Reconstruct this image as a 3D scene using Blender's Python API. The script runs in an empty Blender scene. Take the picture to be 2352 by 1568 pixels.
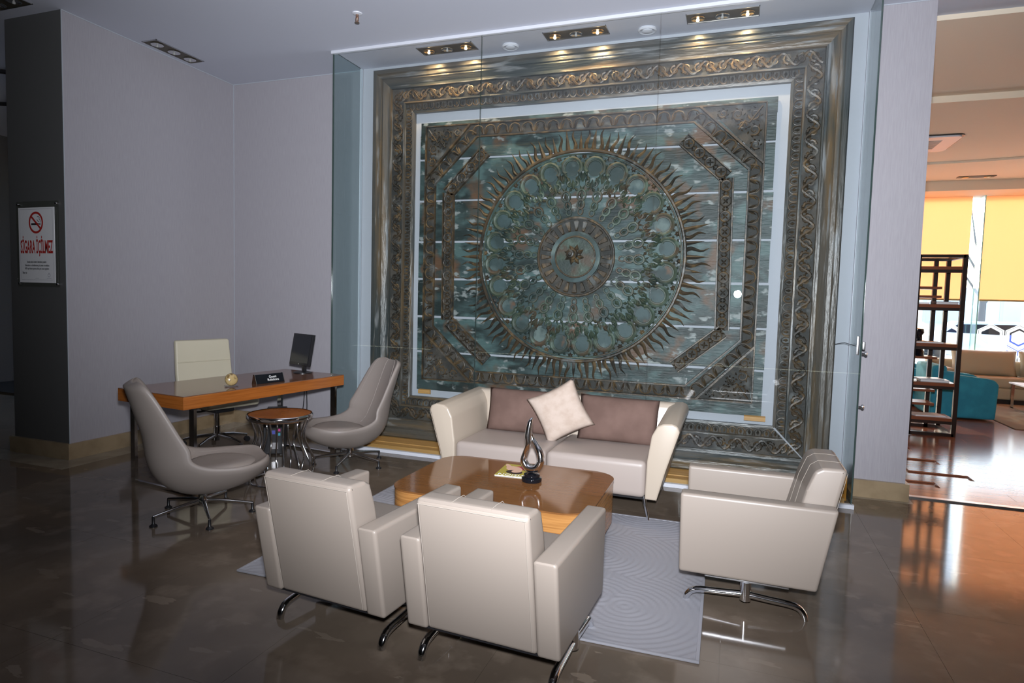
import bpy, bmesh, math, random
from math import sin, cos, pi, radians, hypot
from mathutils import Vector, Matrix
random.seed(7)
SC = bpy.context.scene
COL = SC.collection

# ------------------------------------------------------------------ camera
FPX, YAW, PITCH, ROLL, HCAM = 1443.61, -0.341719, -0.066246, 0.026341, 1.5
cam = bpy.data.cameras.new('camera'); camo = bpy.data.objects.new('camera', cam); COL.objects.link(camo)
cam.sensor_width = 36.0; cam.lens = FPX * 36.0 / 2352.0; cam.clip_start = 0.05; cam.clip_end = 300
fwd = Vector((sin(YAW) * cos(PITCH), cos(YAW) * cos(PITCH), sin(PITCH)))
rgt = Vector((cos(YAW), -sin(YAW), 0)); upv = rgt.cross(fwd)
r2 = cos(ROLL) * rgt + sin(ROLL) * upv; u2 = -sin(ROLL) * rgt + cos(ROLL) * upv
camo.matrix_world = Matrix(((r2.x, u2.x, -fwd.x, 0), (r2.y, u2.y, -fwd.y, 0), (r2.z, u2.z, -fwd.z, HCAM), (0, 0, 0, 1)))
SC.camera = camo

# ------------------------------------------------------------------ world, sun, flash, exposure
SC.view_settings.view_transform = 'Standard'; SC.view_settings.look = 'None'
SC.view_settings.exposure = 0.0; SC.view_settings.gamma = 1.0; SC.view_settings.use_curve_mapping = False
world = bpy.data.worlds.new('world'); SC.world = world; world.use_nodes = True
wn = world.node_tree.nodes; wl = world.node_tree.links
sky = wn.new('ShaderNodeTexSky'); sky.sky_type = 'NISHITA'; sky.sun_disc = False
SUN_EL, SUN_AZ = radians(21), radians(-17)          # sun stands behind the far windows, a little to the left
sky.sun_elevation = SUN_EL; sky.sun_rotation = SUN_AZ
wl.new(sky.outputs[0], wn['Background'].inputs[0]); wn['Background'].inputs[1].default_value = 1.0
sun = bpy.data.lights.new('sun', 'SUN'); sun.energy = 3.2; sun.angle = radians(0.6); sun.color = (1.0, 0.93, 0.8)
suno = bpy.data.objects.new('sun', sun); COL.objects.link(suno)
sdir = Vector((sin(SUN_AZ) * cos(SUN_EL), cos(SUN_AZ) * cos(SUN_EL), sin(SUN_EL)))   # towards the sun
suno.rotation_euler = sdir.to_track_quat('Z', 'Y').to_euler(); suno.location = (2, 30, 14)
# the flash on the photographer's camera (its mirror image shows in the glass)
fl = bpy.data.lights.new('camera_flash', 'SPOT'); fl.energy = 1800; fl.shadow_soft_size = 0.055
fl.spot_size = radians(105); fl.spot_blend = 1.0; fl.color = (0.94, 0.97, 1.03)
flo = bpy.data.objects.new('camera_flash', fl); COL.objects.link(flo); flo.location = (0.0, 0.02, 1.68)
flo.rotation_euler = (Vector(flo.location) - Vector((-1.38, 5.2, 2.55))).to_track_quat('Z', 'Y').to_euler()

# ------------------------------------------------------------------ materials
def lin(c): return tuple(((x / 255) / 12.92 if x / 255 <= .04045 else ((x / 255 + .055) / 1.055) ** 2.4) for x in c)
class M:
    pass
def mat(name, col, rough=0.5, metal=0.0, spec=0.5, bump=None, mix=None, coat=0.0, coords='Object', trans=None, emis=None):
    """col linear rgb; mix=(col2, scale, lo, hi, detail[, stretch]); bump=(scale, strength, dist[, stretch])"""
    m = bpy.data.materials.new(name); m.use_nodes = True
    nt = m.node_tree; b = nt.nodes['Principled BSDF']; L = nt.links
    b.inputs['Base Color'].default_value = (*col, 1); b.inputs['Roughness'].default_value = rough
    b.inputs['Metallic'].default_value = metal; b.inputs['Specular IOR Level'].default_value = spec
    if coat: b.inputs['Coat Weight'].default_value = coat; b.inputs['Coat Roughness'].default_value = 0.06
    tc = nt.nodes.new('ShaderNodeTexCoord' if coords != 'Position' else 'ShaderNodeNewGeometry')
    def noise(scale, detail, stretch=None):
        n = nt.nodes.new('ShaderNodeTexNoise'); n.inputs['Scale'].default_value = scale; n.inputs['Detail'].default_value = detail
        if stretch:
            mp = nt.nodes.new('ShaderNodeMapping'); mp.inputs['Scale'].default_value = stretch
            L.new(tc.outputs[coords], mp.inputs[0]); L.new(mp.outputs[0], n.inputs['Vector'])
        else: L.new(tc.outputs[coords], n.inputs['Vector'])
        return n
    prev = None
    for mx in (mix or []):
        n = noise(mx[1], mx[4], mx[5] if len(mx) > 5 else None)
        r = nt.nodes.new('ShaderNodeMapRange'); r.inputs[1].default_value = mx[2]; r.inputs[2].default_value = mx[3]
        L.new(n.outputs['Fac'], r.inputs[0])
        c = nt.nodes.new('ShaderNodeMix'); c.data_type = 'RGBA'
        L.new(r.outputs[0], c.inputs[0])
        if prev is None: c.inputs[6].default_value = (*col, 1)
        else: L.new(prev, c.inputs[6])
        c.inputs[7].default_value = (*mx[0], 1); prev = c.outputs[2]
    if prev is not None: L.new(prev, b.inputs['Base Color'])
    if bump:
        n = noise(bump[0], 4, bump[3] if len(bump) > 3 else None)
        bp = nt.nodes.new('ShaderNodeBump'); bp.inputs['Strength'].default_value = bump[1]; bp.inputs['Distance'].default_value = bump[2]
        L.new(n.outputs['Fac'], bp.inputs['Height']); L.new(bp.outputs[0], b.inputs['Normal'])
    if emis:
        b.inputs['Emission Color'].default_value = (*emis[0], 1); b.inputs['Emission Strength'].default_value = emis[1]
    m.diffuse_color = (*col, 1)
    return m
def glass_mat(name, tint, refl=1.0, rough=0.0):
    m = bpy.data.materials.new(name); m.use_nodes = True; nt = m.node_tree; L = nt.links
    nt.nodes.remove(nt.nodes['Principled BSDF']); out = nt.nodes['Material Output']
    t = nt.nodes.new('ShaderNodeBsdfTransparent'); t.inputs[0].default_value = (*tint, 1)
    g = nt.nodes.new('ShaderNodeBsdfGlossy'); g.inputs['Roughness'].default_value = rough; g.inputs[0].default_value = (refl, refl, refl, 1)
    lw = nt.nodes.new('ShaderNodeLayerWeight'); lw.inputs[0].default_value = 0.5       # Schlick reflectance, the same from both faces
    pw = nt.nodes.new('ShaderNodeMath'); pw.operation = 'POWER'; L.new(lw.outputs['Facing'], pw.inputs[0]); pw.inputs[1].default_value = 5
    f = nt.nodes.new('ShaderNodeMath'); f.operation = 'MULTIPLY_ADD'; L.new(pw.outputs[0], f.inputs[0]); f.inputs[1].default_value = 1.05; f.inputs[2].default_value = 0.04
    x = nt.nodes.new('ShaderNodeMixShader'); L.new(f.outputs[0], x.inputs[0]); L.new(t.outputs[0], x.inputs[1]); L.new(g.outputs[0], x.inputs[2])
    L.new(x.outputs[0], out.inputs[0]); return m
def translucent_mat(name, col, w=0.6):
    m = bpy.data.materials.new(name); m.use_nodes = True; nt = m.node_tree; L = nt.links
    nt.nodes.remove(nt.nodes['Principled BSDF']); out = nt.nodes['Material Output']
    d = nt.nodes.new('ShaderNodeBsdfDiffuse'); d.inputs[0].default_value = (*col, 1)
    t = nt.nodes.new('ShaderNodeBsdfTranslucent'); t.inputs[0].default_value = (*col, 1)
    x = nt.nodes.new('ShaderNodeMixShader'); x.inputs[0].default_value = w
    L.new(d.outputs[0], x.inputs[1]); L.new(t.outputs[0], x.inputs[2]); L.new(x.outputs[0], out.inputs[0]); return m

wall_c = (0.365, 0.35, 0.38)
MT = dict(
    wallpaper=mat('wallpaper', wall_c, 0.75, bump=(260, 0.12, 0.002, (1, 1, 0.15)), mix=[((0.33, 0.315, 0.345), 60, .35, .7, 3, (3, 3, .15))]),
    wall_dark=mat('dark_wallpaper', (0.085, 0.085, 0.085), 0.75, bump=(260, 0.12, 0.002, (1, 1, 0.15))),
    white_wall=mat('white_paint', (0.40, 0.43, 0.475), 0.7, bump=(30, 0.03, 0.002)),
    ceiling=mat('ceiling_paint', (0.52, 0.54, 0.62), 0.75, bump=(14, 0.02, 0.003)),
    ceiling_warm=mat('ceiling_paint_cream', (0.78, 0.68, 0.54), 0.8),
    room_dark=mat('darkened_unlit_wall', (0.03, 0.03, 0.034), 0.7),  # unlit darkness put into the wall colour, keeps ambient light low
    marble=mat('polished_marble', (0.155, 0.12, 0.09), 0.085, spec=0.38,
               mix=[((0.118, 0.09, 0.068), 1.6, .42, .58, 6), ((0.18, 0.14, 0.107), 5, .52, .66, 8), ((0.19, 0.15, 0.115), 2.6, .655, .662, 12, (1, 3, 1))], coords='Position'),
    marble_pale=mat('pale_marble', (0.27, 0.235, 0.185), 0.12, mix=[((0.2, 0.17, 0.13), 5, .4, .7, 8)]),
    marble_base=mat('beige_marble', (0.33, 0.25, 0.155), 0.2, mix=[((0.24, 0.175, 0.105), 6, .4, .7, 8)]),
    laminate=mat('laminate', (0.34, 0.13, 0.07), 0.16, mix=[((0.22, 0.085, 0.05), 6, .35, .7, 6, (.35, 5, 1))], coords='Object'),
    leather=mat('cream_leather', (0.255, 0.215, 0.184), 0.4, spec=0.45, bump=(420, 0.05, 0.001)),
    leather_seat=mat('worn_shaded_cream_leather', (0.20, 0.17, 0.148), 0.38, spec=0.45, bump=(420, 0.05, 0.001)),  # worn tone, plus shade on the inner backrests put into the colour
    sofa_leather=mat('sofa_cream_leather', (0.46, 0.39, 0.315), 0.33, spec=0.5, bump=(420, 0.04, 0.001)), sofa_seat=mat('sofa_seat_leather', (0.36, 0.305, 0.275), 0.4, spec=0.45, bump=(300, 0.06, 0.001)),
    thread=mat('pale_thread', (0.30, 0.262, 0.225), 0.6),
    taupe=mat('taupe_leather', (0.25, 0.214, 0.193), 0.48, bump=(400, 0.06, 0.001)),
    taupe_seam=mat('taupe_thread', (0.30, 0.26, 0.235), 0.6),
    ivory=mat('ivory_leather', (0.60, 0.55, 0.42), 0.45),
    velvet=mat('mauve_velvet', (0.125, 0.078, 0.064), 0.9, spec=0.2, mix=[((0.165, 0.105, 0.087), 5, .4, .65, 4)]),
    fleece=mat('beige_fleece', (0.50, 0.41, 0.35), 0.95, spec=0.1, mix=[((0.44, 0.35, 0.29), 14, .4, .65, 4)], bump=(160, 0.35, 0.004)),
    chrome=mat('chrome', (0.78, 0.79, 0.81), 0.09, metal=1.0),
    sculpture_chrome=mat('sculpture_chrome', (0.8, 0.8, 0.82), 0.14, metal=1.0),
    steel=mat('brushed_steel', (0.55, 0.55, 0.56), 0.3, metal=1.0),
    dark_steel=mat('dark_bronze_plate', (0.10, 0.085, 0.06), 0.4, metal=0.6),
    black_plastic=mat('black_plastic', (0.012, 0.012, 0.014), 0.35),
    screen=mat('dark_screen', (0.012, 0.014, 0.018), 0.12),
    wood_top=mat('lacquered_wood_top', (0.20, 0.085, 0.028), 0.09, mix=[((0.165, 0.068, 0.022), 10, .35, .7, 6, (.5, 8, 1))]),
    wood_side=mat('teak_veneer', (0.42, 0.20, 0.062), 0.22, mix=[((0.27, 0.115, 0.032), 26, .42, .68, 5, (.12, .12, 4))]),
    desk_top=mat('desk_lacquer', (0.20, 0.095, 0.055), 0.09, mix=[((0.16, 0.07, 0.035), 10, .35, .7, 6, (8, .6, 1))]),
    desk_side=mat('desk_veneer', (0.36, 0.115, 0.022), 0.25, mix=[((0.27, 0.08, 0.014), 26, .4, .7, 5, (.15, .15, 4))]),
    rug=mat('grey_rug', (0.30, 0.30, 0.33), 0.95, spec=0.1),
    rug2=mat('taupe_rug', (0.24, 0.19, 0.14), 0.95, spec=0.1),
    gloss_black=mat('gloss_black', (0.006, 0.007, 0.01), 0.05),
    paper=mat('white_paper', (0.8, 0.8, 0.82), 0.6),
    acrylic=glass_mat('clear_acrylic', (0.95, 0.96, 0.93)),
    red_ink=mat('red_ink', (0.42, 0.02, 0.015), 0.6), black_ink=mat('black_ink', (0.015, 0.015, 0.02), 0.6), white_ink=mat('white_ink', (0.9, 0.9, 0.9), 0.6),
    grey_ink=mat('grey_ink', (0.3, 0.3, 0.36), 0.6),
    cover=mat('yellow_cover', (0.42, 0.36, 0.05), 0.25), skin=mat('skin_print', (0.72, 0.46, 0.34), 0.3), hair_print=mat('hair_print', (0.02, 0.012, 0.012), 0.3), red_print=mat('red_print', (0.4, 0.03, 0.05), 0.3),
    glass=glass_mat('display_glass', (0.972, 0.985, 0.985), 0.9), side_glass=glass_mat('green_tinted_glass', (0.87, 0.93, 0.93), 0.9),
    window_glass=glass_mat('window_glass', (0.96, 0.98, 0.98)),
    glass_edge=mat('glass_edge', (0.05, 0.075, 0.07), 0.1), fin_edge=mat('green_glass_edge', (0.35, 0.75, 0.66), 0.15),
    aluminium=mat('white_aluminium', (0.62, 0.64, 0.7), 0.35),
    grey_metal=mat('grey_paint', (0.36, 0.36, 0.35), 0.4),
    bulb=mat('lit_bulb', (1, .8, .5), 0.3, emis=((1.0, 0.72, 0.36), 22)),
    reflector_lit=mat('lit_gold_reflector', (0.9, 0.62, 0.28), 0.12, metal=1.0),  # gold puts the warm lamplight into the colour; unlit reflectors are chrome
    pine=mat('pine_plinth', (0.52, 0.31, 0.11), 0.45, mix=[((0.42, 0.23, 0.07), 8, .4, .7, 5, (.2, 4, 4))]),
    blind=translucent_mat('yellow_blind', (0.95, 0.60, 0.385), 0.66), blind_bar=mat('blind_bar', (0.45, 0.33, 0.12), 0.5),
    film=translucent_mat('frosted_film', (0.85, 0.87, 0.88), 0.6),
    blue=mat('teal_velvet', (0.02, 0.24, 0.36), 0.8, mix=[((0.03, 0.32, 0.46), 6, .4, .7, 4)]),
    beige_sofa=mat('beige_upholstery', (0.42, 0.34, 0.23), 0.7),
    bronze=mat('dark_brown_frame', (0.022, 0.010, 0.006), 0.35), shelf_wood=mat('reddish_shelf_wood', (0.20, 0.06, 0.022), 0.35),
    stone_ball=mat('speckled_stone', (0.42, 0.31, 0.14), 0.25, mix=[((0.16, 0.1, 0.04), 35, .5, .62, 6)]),
    concrete=mat('pale_paving', (0.75, 0.73, 0.7), 0.85), facade=mat('pale_facade', (0.75, 0.73, 0.7), 0.8), car_white=mat('white_car_paint', (0.75, 0.77, 0.8), 0.2), bark=mat('grey_bark', (0.18, 0.16, 0.15), 0.9), blue_sign=mat('blue_sign', (0.05, 0.13, 0.6), 0.4), tyre=mat('tyre', (0.03, 0.03, 0.03), .8),
    magenta=mat('magenta_label', (0.5, 0.02, 0.2), .5), cyan_lab=mat('cyan_label', (0.03, 0.3, 0.4), .5), blue_lab=mat('blue_label', (0.05, 0.06, 0.35), .5), pc_case=mat('pc_case', (0.035, 0.037, 0.045), 0.4),
    orange_plaque=mat('orange_plaque', (0.5, 0.22, 0.03), 0.4),
    # old painted carving
    plank=mat('verdigris_planks', (0.038, 0.066, 0.066), 0.5, bump=(22, 0.5, 0.012, (.5, 1, 3)), coords='Position',
              mix=[((0.014, 0.026, 0.025), 3, .45, .56, 8, (.7, 1, 1.6)), ((0.066, 0.118, 0.115), 5, .5, .62, 8, (.8, 1, 1.4)), ((0.105, 0.058, 0.032), 2.6, .57, .65, 9), ((0.22, 0.25, 0.245), 12, .60, .67, 11, (.7, 1, 1.4))]),
    relief_brown=mat('brown_carving', (0.062, 0.044, 0.026), 0.42, bump=(60, 0.4, 0.006), coords='Position', mix=[((0.028, 0.025, 0.02), 5, .45, .57, 8), ((0.13, 0.088, 0.044), 12, .52, .64, 8), ((0.12, 0.12, 0.112), 7, .59, .68, 9)]),
    relief_green=mat('green_carving', (0.046, 0.068, 0.048), 0.5, bump=(60, 0.4, 0.006), coords='Position', mix=[((0.070, 0.050, 0.033), 5, .46, .6, 8), ((0.085, 0.125, 0.10), 12, .5, .64, 8), ((0.03, 0.045, 0.04), 4, .54, .64, 8)]),
    relief_dark=mat('dark_carving_ground', (0.027, 0.028, 0.025), 0.7, bump=(50, 0.5, 0.008), coords='Position', mix=[((0.062, 0.055, 0.044), 8, .47, .6, 8), ((0.10, 0.107, 0.104), 6, .58, .67, 9)]),
    relief_field=mat('blue_green_field', (0.048, 0.083, 0.085), 0.6, bump=(30, 0.3, 0.006), coords='Position', mix=[((0.024, 0.044, 0.042), 4, .45, .57, 8), ((0.12, 0.165, 0.155), 5, .55, .67, 9), ((0.12, 0.066, 0.038), 6, .6, .68, 9)]),
    frame_rail_across=mat('weathered_frame_wood_across', (0.085, 0.078, 0.066), 0.36, bump=(34, 0.6, 0.012, (.16, 1, 1.3)),
                   mix=[((0.040, 0.050, 0.051), 3.5, .44, .56, 9, (.16, 1, 1.3)), ((0.125, 0.092, 0.055), 7, .5, .62, 9, (.16, 1, 1.3)), ((0.19, 0.20, 0.205), 14, .57, .66, 11, (.16, 1, 1.3))]),
    frame_rail_upright=mat('weathered_frame_wood_upright', (0.085, 0.078, 0.066), 0.36, bump=(34, 0.6, 0.012, (1.3, 1, .16)),
                   mix=[((0.040, 0.050, 0.051), 3.5, .44, .56, 9, (1.3, 1, .16)), ((0.125, 0.092, 0.055), 7, .5, .62, 9, (1.3, 1, .16)), ((0.19, 0.20, 0.205), 14, .57, .66, 11, (1.3, 1, .16))]),
)

# ------------------------------------------------------------------ mesh helpers
class MB:
    def __init__(s): s.v = []; s.f = []; s.mi = []; s.cur = 0
    def add(s, vs, fs):
        o = len(s.v); s.v += [tuple(p) for p in vs]; s.f += [tuple(i + o for i in f) for f in fs]; s.mi += [s.cur] * len(fs); return s
    def box(s, x0, x1, y0, y1, z0, z1):
        return s.add([(x0, y0, z0), (x1, y0, z0), (x1, y1, z0), (x0, y1, z0), (x0, y0, z1), (x1, y0, z1), (x1, y1, z1), (x0, y1, z1)],
                     [(0, 3, 2, 1), (4, 5, 6, 7), (0, 1, 5, 4), (1, 2, 6, 5), (2, 3, 7, 6), (3, 0, 4, 7)])
    def bm(s, bm):
        bm.verts.index_update(); return s.add([v.co for v in bm.verts], [[v.index for v in f.verts] for f in bm.faces])
    def rbox(s, x0, x1, y0, y1, z0, z1, r=0.02, seg=3):
        b = bmesh.new(); bmesh.ops.create_cube(b, size=1)
        for v in b.verts: v.co = Vector(((x0 + x1) / 2 + v.co.x * (x1 - x0), (y0 + y1) / 2 + v.co.y * (y1 - y0), (z0 + z1) / 2 + v.co.z * (z1 - z0)))
        bmesh.ops.bevel(b, geom=b.edges[:], offset=r, segments=seg, profile=0.6, affect='EDGES'); s.bm(b); b.free(); return s
    def prism(s, poly, x0, x1, fn, r=0, seg=3):
        """poly 2d extruded between x0 and x1; fn(a,b,x)->xyz"""
        n = len(poly); b = bmesh.new()
        A = [b.verts.new(fn(p[0], p[1], x0)) for p in poly]; B = [b.verts.new(fn(p[0], p[1], x1)) for p in poly]
        b.faces.new(A[::-1]); b.faces.new(B)
        for i in range(n): b.faces.new((A[i], A[(i + 1) % n], B[(i + 1) % n], B[i]))
        bmesh.ops.recalc_face_normals(b, faces=b.faces[:])
        if r: bmesh.ops.bevel(b, geom=b.edges[:], offset=r, segments=seg, profile=0.6, affect='EDGES')
        s.bm(b); b.free(); return s
    def tube(s, path, r, n=8, closed=False, cap=True, sx=1.0, up=None):
        """r float or list; sx flattens along the binormal"""
        P = [Vector(p) for p in path]; m = len(P); R = r if isinstance(r, (list, tuple)) else [r] * m
        rings = []; prevn = Vector(up) if up else None
        for i in range(m):
            t = (P[(i + 1) % m] - P[i - 1]) if closed else (P[min(i + 1, m - 1)] - P[max(i - 1, 0)])
            if t.length < 1e-9: t = Vector((0, 0, 1))
            t.normalize()
            if prevn is None: prevn = Vector((0, 0, 1)) if abs(t.z) < .9 else Vector((1, 0, 0))
            nn = prevn - t * prevn.dot(t)
            if nn.length < 1e-6: nn = t.orthogonal()
            nn.normalize(); bb = t.cross(nn); prevn = nn
            rings.append([P[i] + (nn * cos(2 * pi * k / n) + bb * sin(2 * pi * k / n) * sx) * R[i] for k in range(n)])
        vs = [p for rg in rings for p in rg]; fs = []
        for i in range(m if closed else m - 1):
            j = (i + 1) % m
            for k in range(n): fs.append((i * n + k, i * n + (k + 1) % n, j * n + (k + 1) % n, j * n + k))
        if cap and not closed: fs.append(tuple(range(n))[::-1]); fs.append(tuple((m - 1) * n + k for k in range(n)))
        return s.add(vs, fs)
    def lathe(s, prof, n=24, c=(0, 0, 0), M_=None):
        vs = []; fs = []; m = len(prof)
        for i in range(n):
            a = 2 * pi * i / n
            for r, z in prof: 
                p = Vector((r * cos(a), r * sin(a), z)); p = (M_ @ p) if M_ else p
                vs.append(p + Vector(c))
        for i in range(n):
            j = (i + 1) % n
            for k in range(m - 1): fs.append((i * m + k, j * m + k, j * m + k + 1, i * m + k + 1))
        b = bmesh.new(); V = [b.verts.new(p) for p in vs]
        for f in fs:
            try: b.faces.new([V[q] for q in f])
            except ValueError: pass
        bmesh.ops.remove_doubles(b, verts=b.verts[:], dist=1e-6)
        bmesh.ops.recalc_face_normals(b, faces=b.faces[:]); s.bm(b); b.free(); return s
    def mesh(s, name, mats, smooth=35):
        me = bpy.data.meshes.new(name); me.from_pydata(s.v, [], s.f)
        for m_ in (mats if isinstance(mats, (list, tuple)) else [mats]): me.materials.append(MT[m_] if isinstance(m_, str) else m_)
        if any(s.mi): me.polygons.foreach_set('material_index', s.mi)
        me.validate(); me.update()
        if smooth:
            me.shade_smooth(); me.set_sharp_from_angle(angle=radians(smooth))
        return me
    def obj(s, name, mats, parent=None, loc=None, smooth=35):
        return link(name, s.mesh(name, mats, smooth), parent, loc)
def link(name, me, parent=None, loc=None, rot=None, scale=None):
    o = bpy.data.objects.new(name, me); COL.objects.link(o)
    if parent: o.parent = parent
    if loc is not None: o.location = loc
    if rot is not None: o.rotation_euler = rot
    if scale is not None: o.scale = scale
    return o
def tag(o, label, cat, group=None):
    o['label'] = label; o['category'] = cat
    if group: o['group'] = group
    return o
def thing(name, label, cat, loc=(0, 0, 0), rz=0, group=None):
    return tag(link(name, None, None, loc, (0, 0, rz)), label, cat, group)
def struct(o): o['kind'] = 'structure'; return o
def sub(o, lv=1):
    m = o.modifiers.new('subdivision', 'SUBSURF'); m.levels = lv; m.render_levels = lv; return o
def copy_tree(root, loc, rz, label):
    r = root.copy(); COL.objects.link(r); r.location = loc; r.rotation_euler = (0, 0, rz); r['label'] = label
    for ch in root.children:
        c = ch.copy(); COL.objects.link(c); c.parent = r
        for g in ch.children:
            d = g.copy(); COL.objects.link(d); d.parent = c
    return r
def text_mesh(body, size, m_, align='CENTER', space=1.0, sx=1.0, extrude=0.0004, line=1.0, bold=0.0):
    cu = bpy.data.curves.new('text', 'FONT'); cu.body = body; cu.size = size; cu.align_x = align; cu.align_y = 'CENTER'
    cu.extrude = extrude; cu.offset = bold; cu.space_line = line; cu.resolution_u = 3
    o = bpy.data.objects.new('text', cu); COL.objects.link(o)
    bpy.context.view_layer.update()
    me = bpy.data.meshes.new_from_object(o.evaluated_get(bpy.context.evaluated_depsgraph_get()))
    bpy.data.objects.remove(o); bpy.data.curves.remove(cu)
    if sx != 1: me.transform(Matrix.Diagonal((sx, 1, 1, 1)))
    me.materials.clear(); me.materials.append(MT[m_]); return me

# ================================================================== SETTING
ZC = 3.83; XL = -5.45; YB = 5.75; YG = 5.23
# floor: bed and tiles
fl_o = struct(MB().box(-11, 6.5, -6, 5.79, -0.12, -0.012).obj('floor', 'marble', smooth=0))
TS = 0.9
tile_me = MB().box(0.0006, TS - .0006, 0.0006, TS - .0006, -0.02, 0).mesh('floor_tile', 'marble', 0)
half_me = MB().box(0.0006, TS - .0006, 0.0006, 0.39, -0.02, 0).mesh('floor_tile_cut', 'marble', 0)
for i in range(-12, 7):
    for j in range(-6, 7):
        x, y = i * TS, j * TS
        if y > 5.3: o = link('floor_tile', half_me, fl_o, (x, y, 0))
        else: o = link('floor_tile', tile_me, fl_o, (x, y, 0))
# pale strip let into the floor along the column and the left wall
struct(MB().box(-6.6, -5.2, 3.58, 3.83, -0.005, 0.0015).box(-5.45, -5.2, 3.83, 5.75, -0.005, 0.0015).obj('trim_1', 'marble_pale', smooth=0))
struct(MB().box(0.9, 1.36, 5.56, 5.8, -0.005, 0.0015).obj('trim_2', 'marble_pale', smooth=0))
# ceiling of the lobby
struct(MB().box(-11, 6.5, -6, 5.95, ZC, ZC + .15).box(-11, XL, 5.95, 9.2, ZC, ZC + .15).obj('ceiling', 'ceiling', smooth=0))
# walls
mb = MB(); mb.box(-6.16, XL, 3.83, 5.95, 0, ZC)
wl_o = mb.obj('wall_left', ['wallpaper', 'wall_dark'], smooth=0); struct(wl_o)
for p in wl_o.data.polygons:
    if p.normal.y < -.9 or p.normal.x < -.9: p.material_index = 1
struct(MB().box(XL, 1.30, YB, 5.95, 0, ZC).obj('wall_back', 'wallpaper', smooth=0))
struct(MB().box(0.905, 1.31, 5.63, YB, 0, ZC).obj('wall_right', 'wallpaper', smooth=0))
struct(MB().box(-3.745, 0.87, 5.735, YB, 0.0, ZC).obj('wall_display', 'white_wall', smooth=0))
struct(MB().box(-11, -10.85, -6, 9.2, 0, ZC).box(-11, -6.16, 9.1, 9.2, 0, ZC).box(-11, -6.0, 5.95, 9.1, -.1, -.001).obj('wall_corridor', 'room_dark', smooth=0))
struct(MB().box(-11, 6.5, -6.1, -6, 0, ZC).obj('wall_behind', 'room_dark', smooth=0))
struct(MB().box(6.5, 6.6, -6, 5.95, 0, ZC).obj('wall_side', 'room_dark', smooth=0))
# baseboards of beige marble
struct(MB().box(-6.19, XL + .025, 3.80, 3.83, 0, .14).box(XL, XL + .025, 3.83, YB, 0, .14).obj('baseboard_left', 'marble_base', smooth=0))
struct(MB().box(XL + .025, -3.775, YB - .025, YB, 0, .14).obj('baseboard_back', 'marble_base', smooth=0))
struct(MB().box(0.905, 1.335, 5.60, 5.63, 0, .14).box(1.31, 1.335, 5.63, 5.8, 0, .14).obj('baseboard_right', 'marble_base', smooth=0))
# thin pale beads along the wall corners and the ceiling line
struct(MB().box(XL - .004, XL + .002, 3.826, 3.832, .14, ZC).obj('trim_6', 'white_wall', smooth=0))
struct(MB().box(XL, XL + .006, YB - .006, YB, .14, ZC).obj('trim_7', 'white_wall', smooth=0))
struct(MB().box(XL, XL + .004, 3.83, YB, ZC - .008, ZC).box(XL, -3.775, YB - .004, YB, ZC - .008, ZC).box(.905, 1.31, 5.626, 5.63, ZC - .008, ZC).obj('trim_8', 'white_wall', smooth=0))
# metal threshold to the next room
struct(MB().box(1.31, 6.5, 5.745, 5.80, -.01, .012).obj('trim_3', 'steel', smooth=0))

# ================================================================== GLASS DISPLAY CASE
XG0, XG1 = -3.76, 0.885
case = thing('glass_display_case', 'floor to ceiling glass display case enclosing the carved panel', 'display case', (-1.44, YG, 0))
def cpart(mb, name, m_, smooth=0):
    return mb.obj(name, m_, case, (1.44, -YG, 0), smooth)
seams = [XG0, -2.215, -0.675, XG1]
for i in range(3):
    a, b = seams[i] + .003, seams[i + 1] - .003
    m2 = MB(); m2.box(a, b, YG, YG + .010, .03, ZC - .025); o = cpart(m2, 'front_pane', ['glass', 'glass_edge'])
    for p in o.data.polygons:
        if abs(p.normal.y) < .5: p.material_index = 1
for x in (XG0, XG1 - .012):
    m2 = MB(); m2.box(x, x + .012, YG + .014, YB - .016, .03, ZC - .002); o = cpart(m2, 'side_pane', ['side_glass', 'glass_edge'])
    for p in o.data.polygons:
        if abs(p.normal.x) < .5: p.material_index = 1
cpart(MB().box(XG0 - .01, XG1 + .01, YG - .012, YG + .022, ZC - .028, ZC - .001), 'top_channel', 'aluminium')
cpart(MB().box(XG0 - .01, XG1 + .01, YG - .015, YG + .025, 0.001, .032), 'bottom_channel', 'aluminium')
cpart(MB().box(XG0 + .0, XG0 + .012, YB - .05, YB - .016, .0, ZC - .002), 'wall_channel', 'aluminium')
cpart(MB().box(XG1 - .014, XG1, YB - .05, YB - .016, .0, ZC - .002), 'wall_channel', 'aluminium')
# lock plates and knobs on the right edge
lk = MB(); lk.rbox(.845, .865, YG - .012, YG, 1.16, 1.30, .006, 2); lk.rbox(.885, .903, YG - .01, YG + .02, 1.2, 1.26, .004, 2); cpart(lk, 'lock_plate', 'steel', 40)
for z in (1.17, .775):
    Mx = Matrix.Translation((.886, YG + .005, z)) @ Matrix.Rotation(pi / 2, 4, 'Y')
    k = MB().lathe([(0, 0), (.008, 0), (.008, .015), (.016, .018), (.018, .028), (.012, .034), (0, .036)], 14, M_=Mx); cpart(k, 'knob', 'chrome', 40)
ww = MB().tube([(.86, YG + .03, 1.22), (.80, YG + .25, 1.235), (.74, YB - .03, 1.2)], .0025, 5); cpart(ww, 'tether_wire', 'black_plastic', 40)

# pine plinth on which the carved frame stands
pl = thing('pine_plinth', 'low pale pine plinth behind the glass under the carved frame', 'plinth', (-1.42, 5.4, 0))
MB().box(-2.30, 2.26, -.105, .0, .002, .055).obj('front_board', 'pine', pl, smooth=0)
MB().box(-2.30, 2.26, .0, .33, .002, .062).obj('top_board', 'pine', pl, smooth=0)

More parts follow.
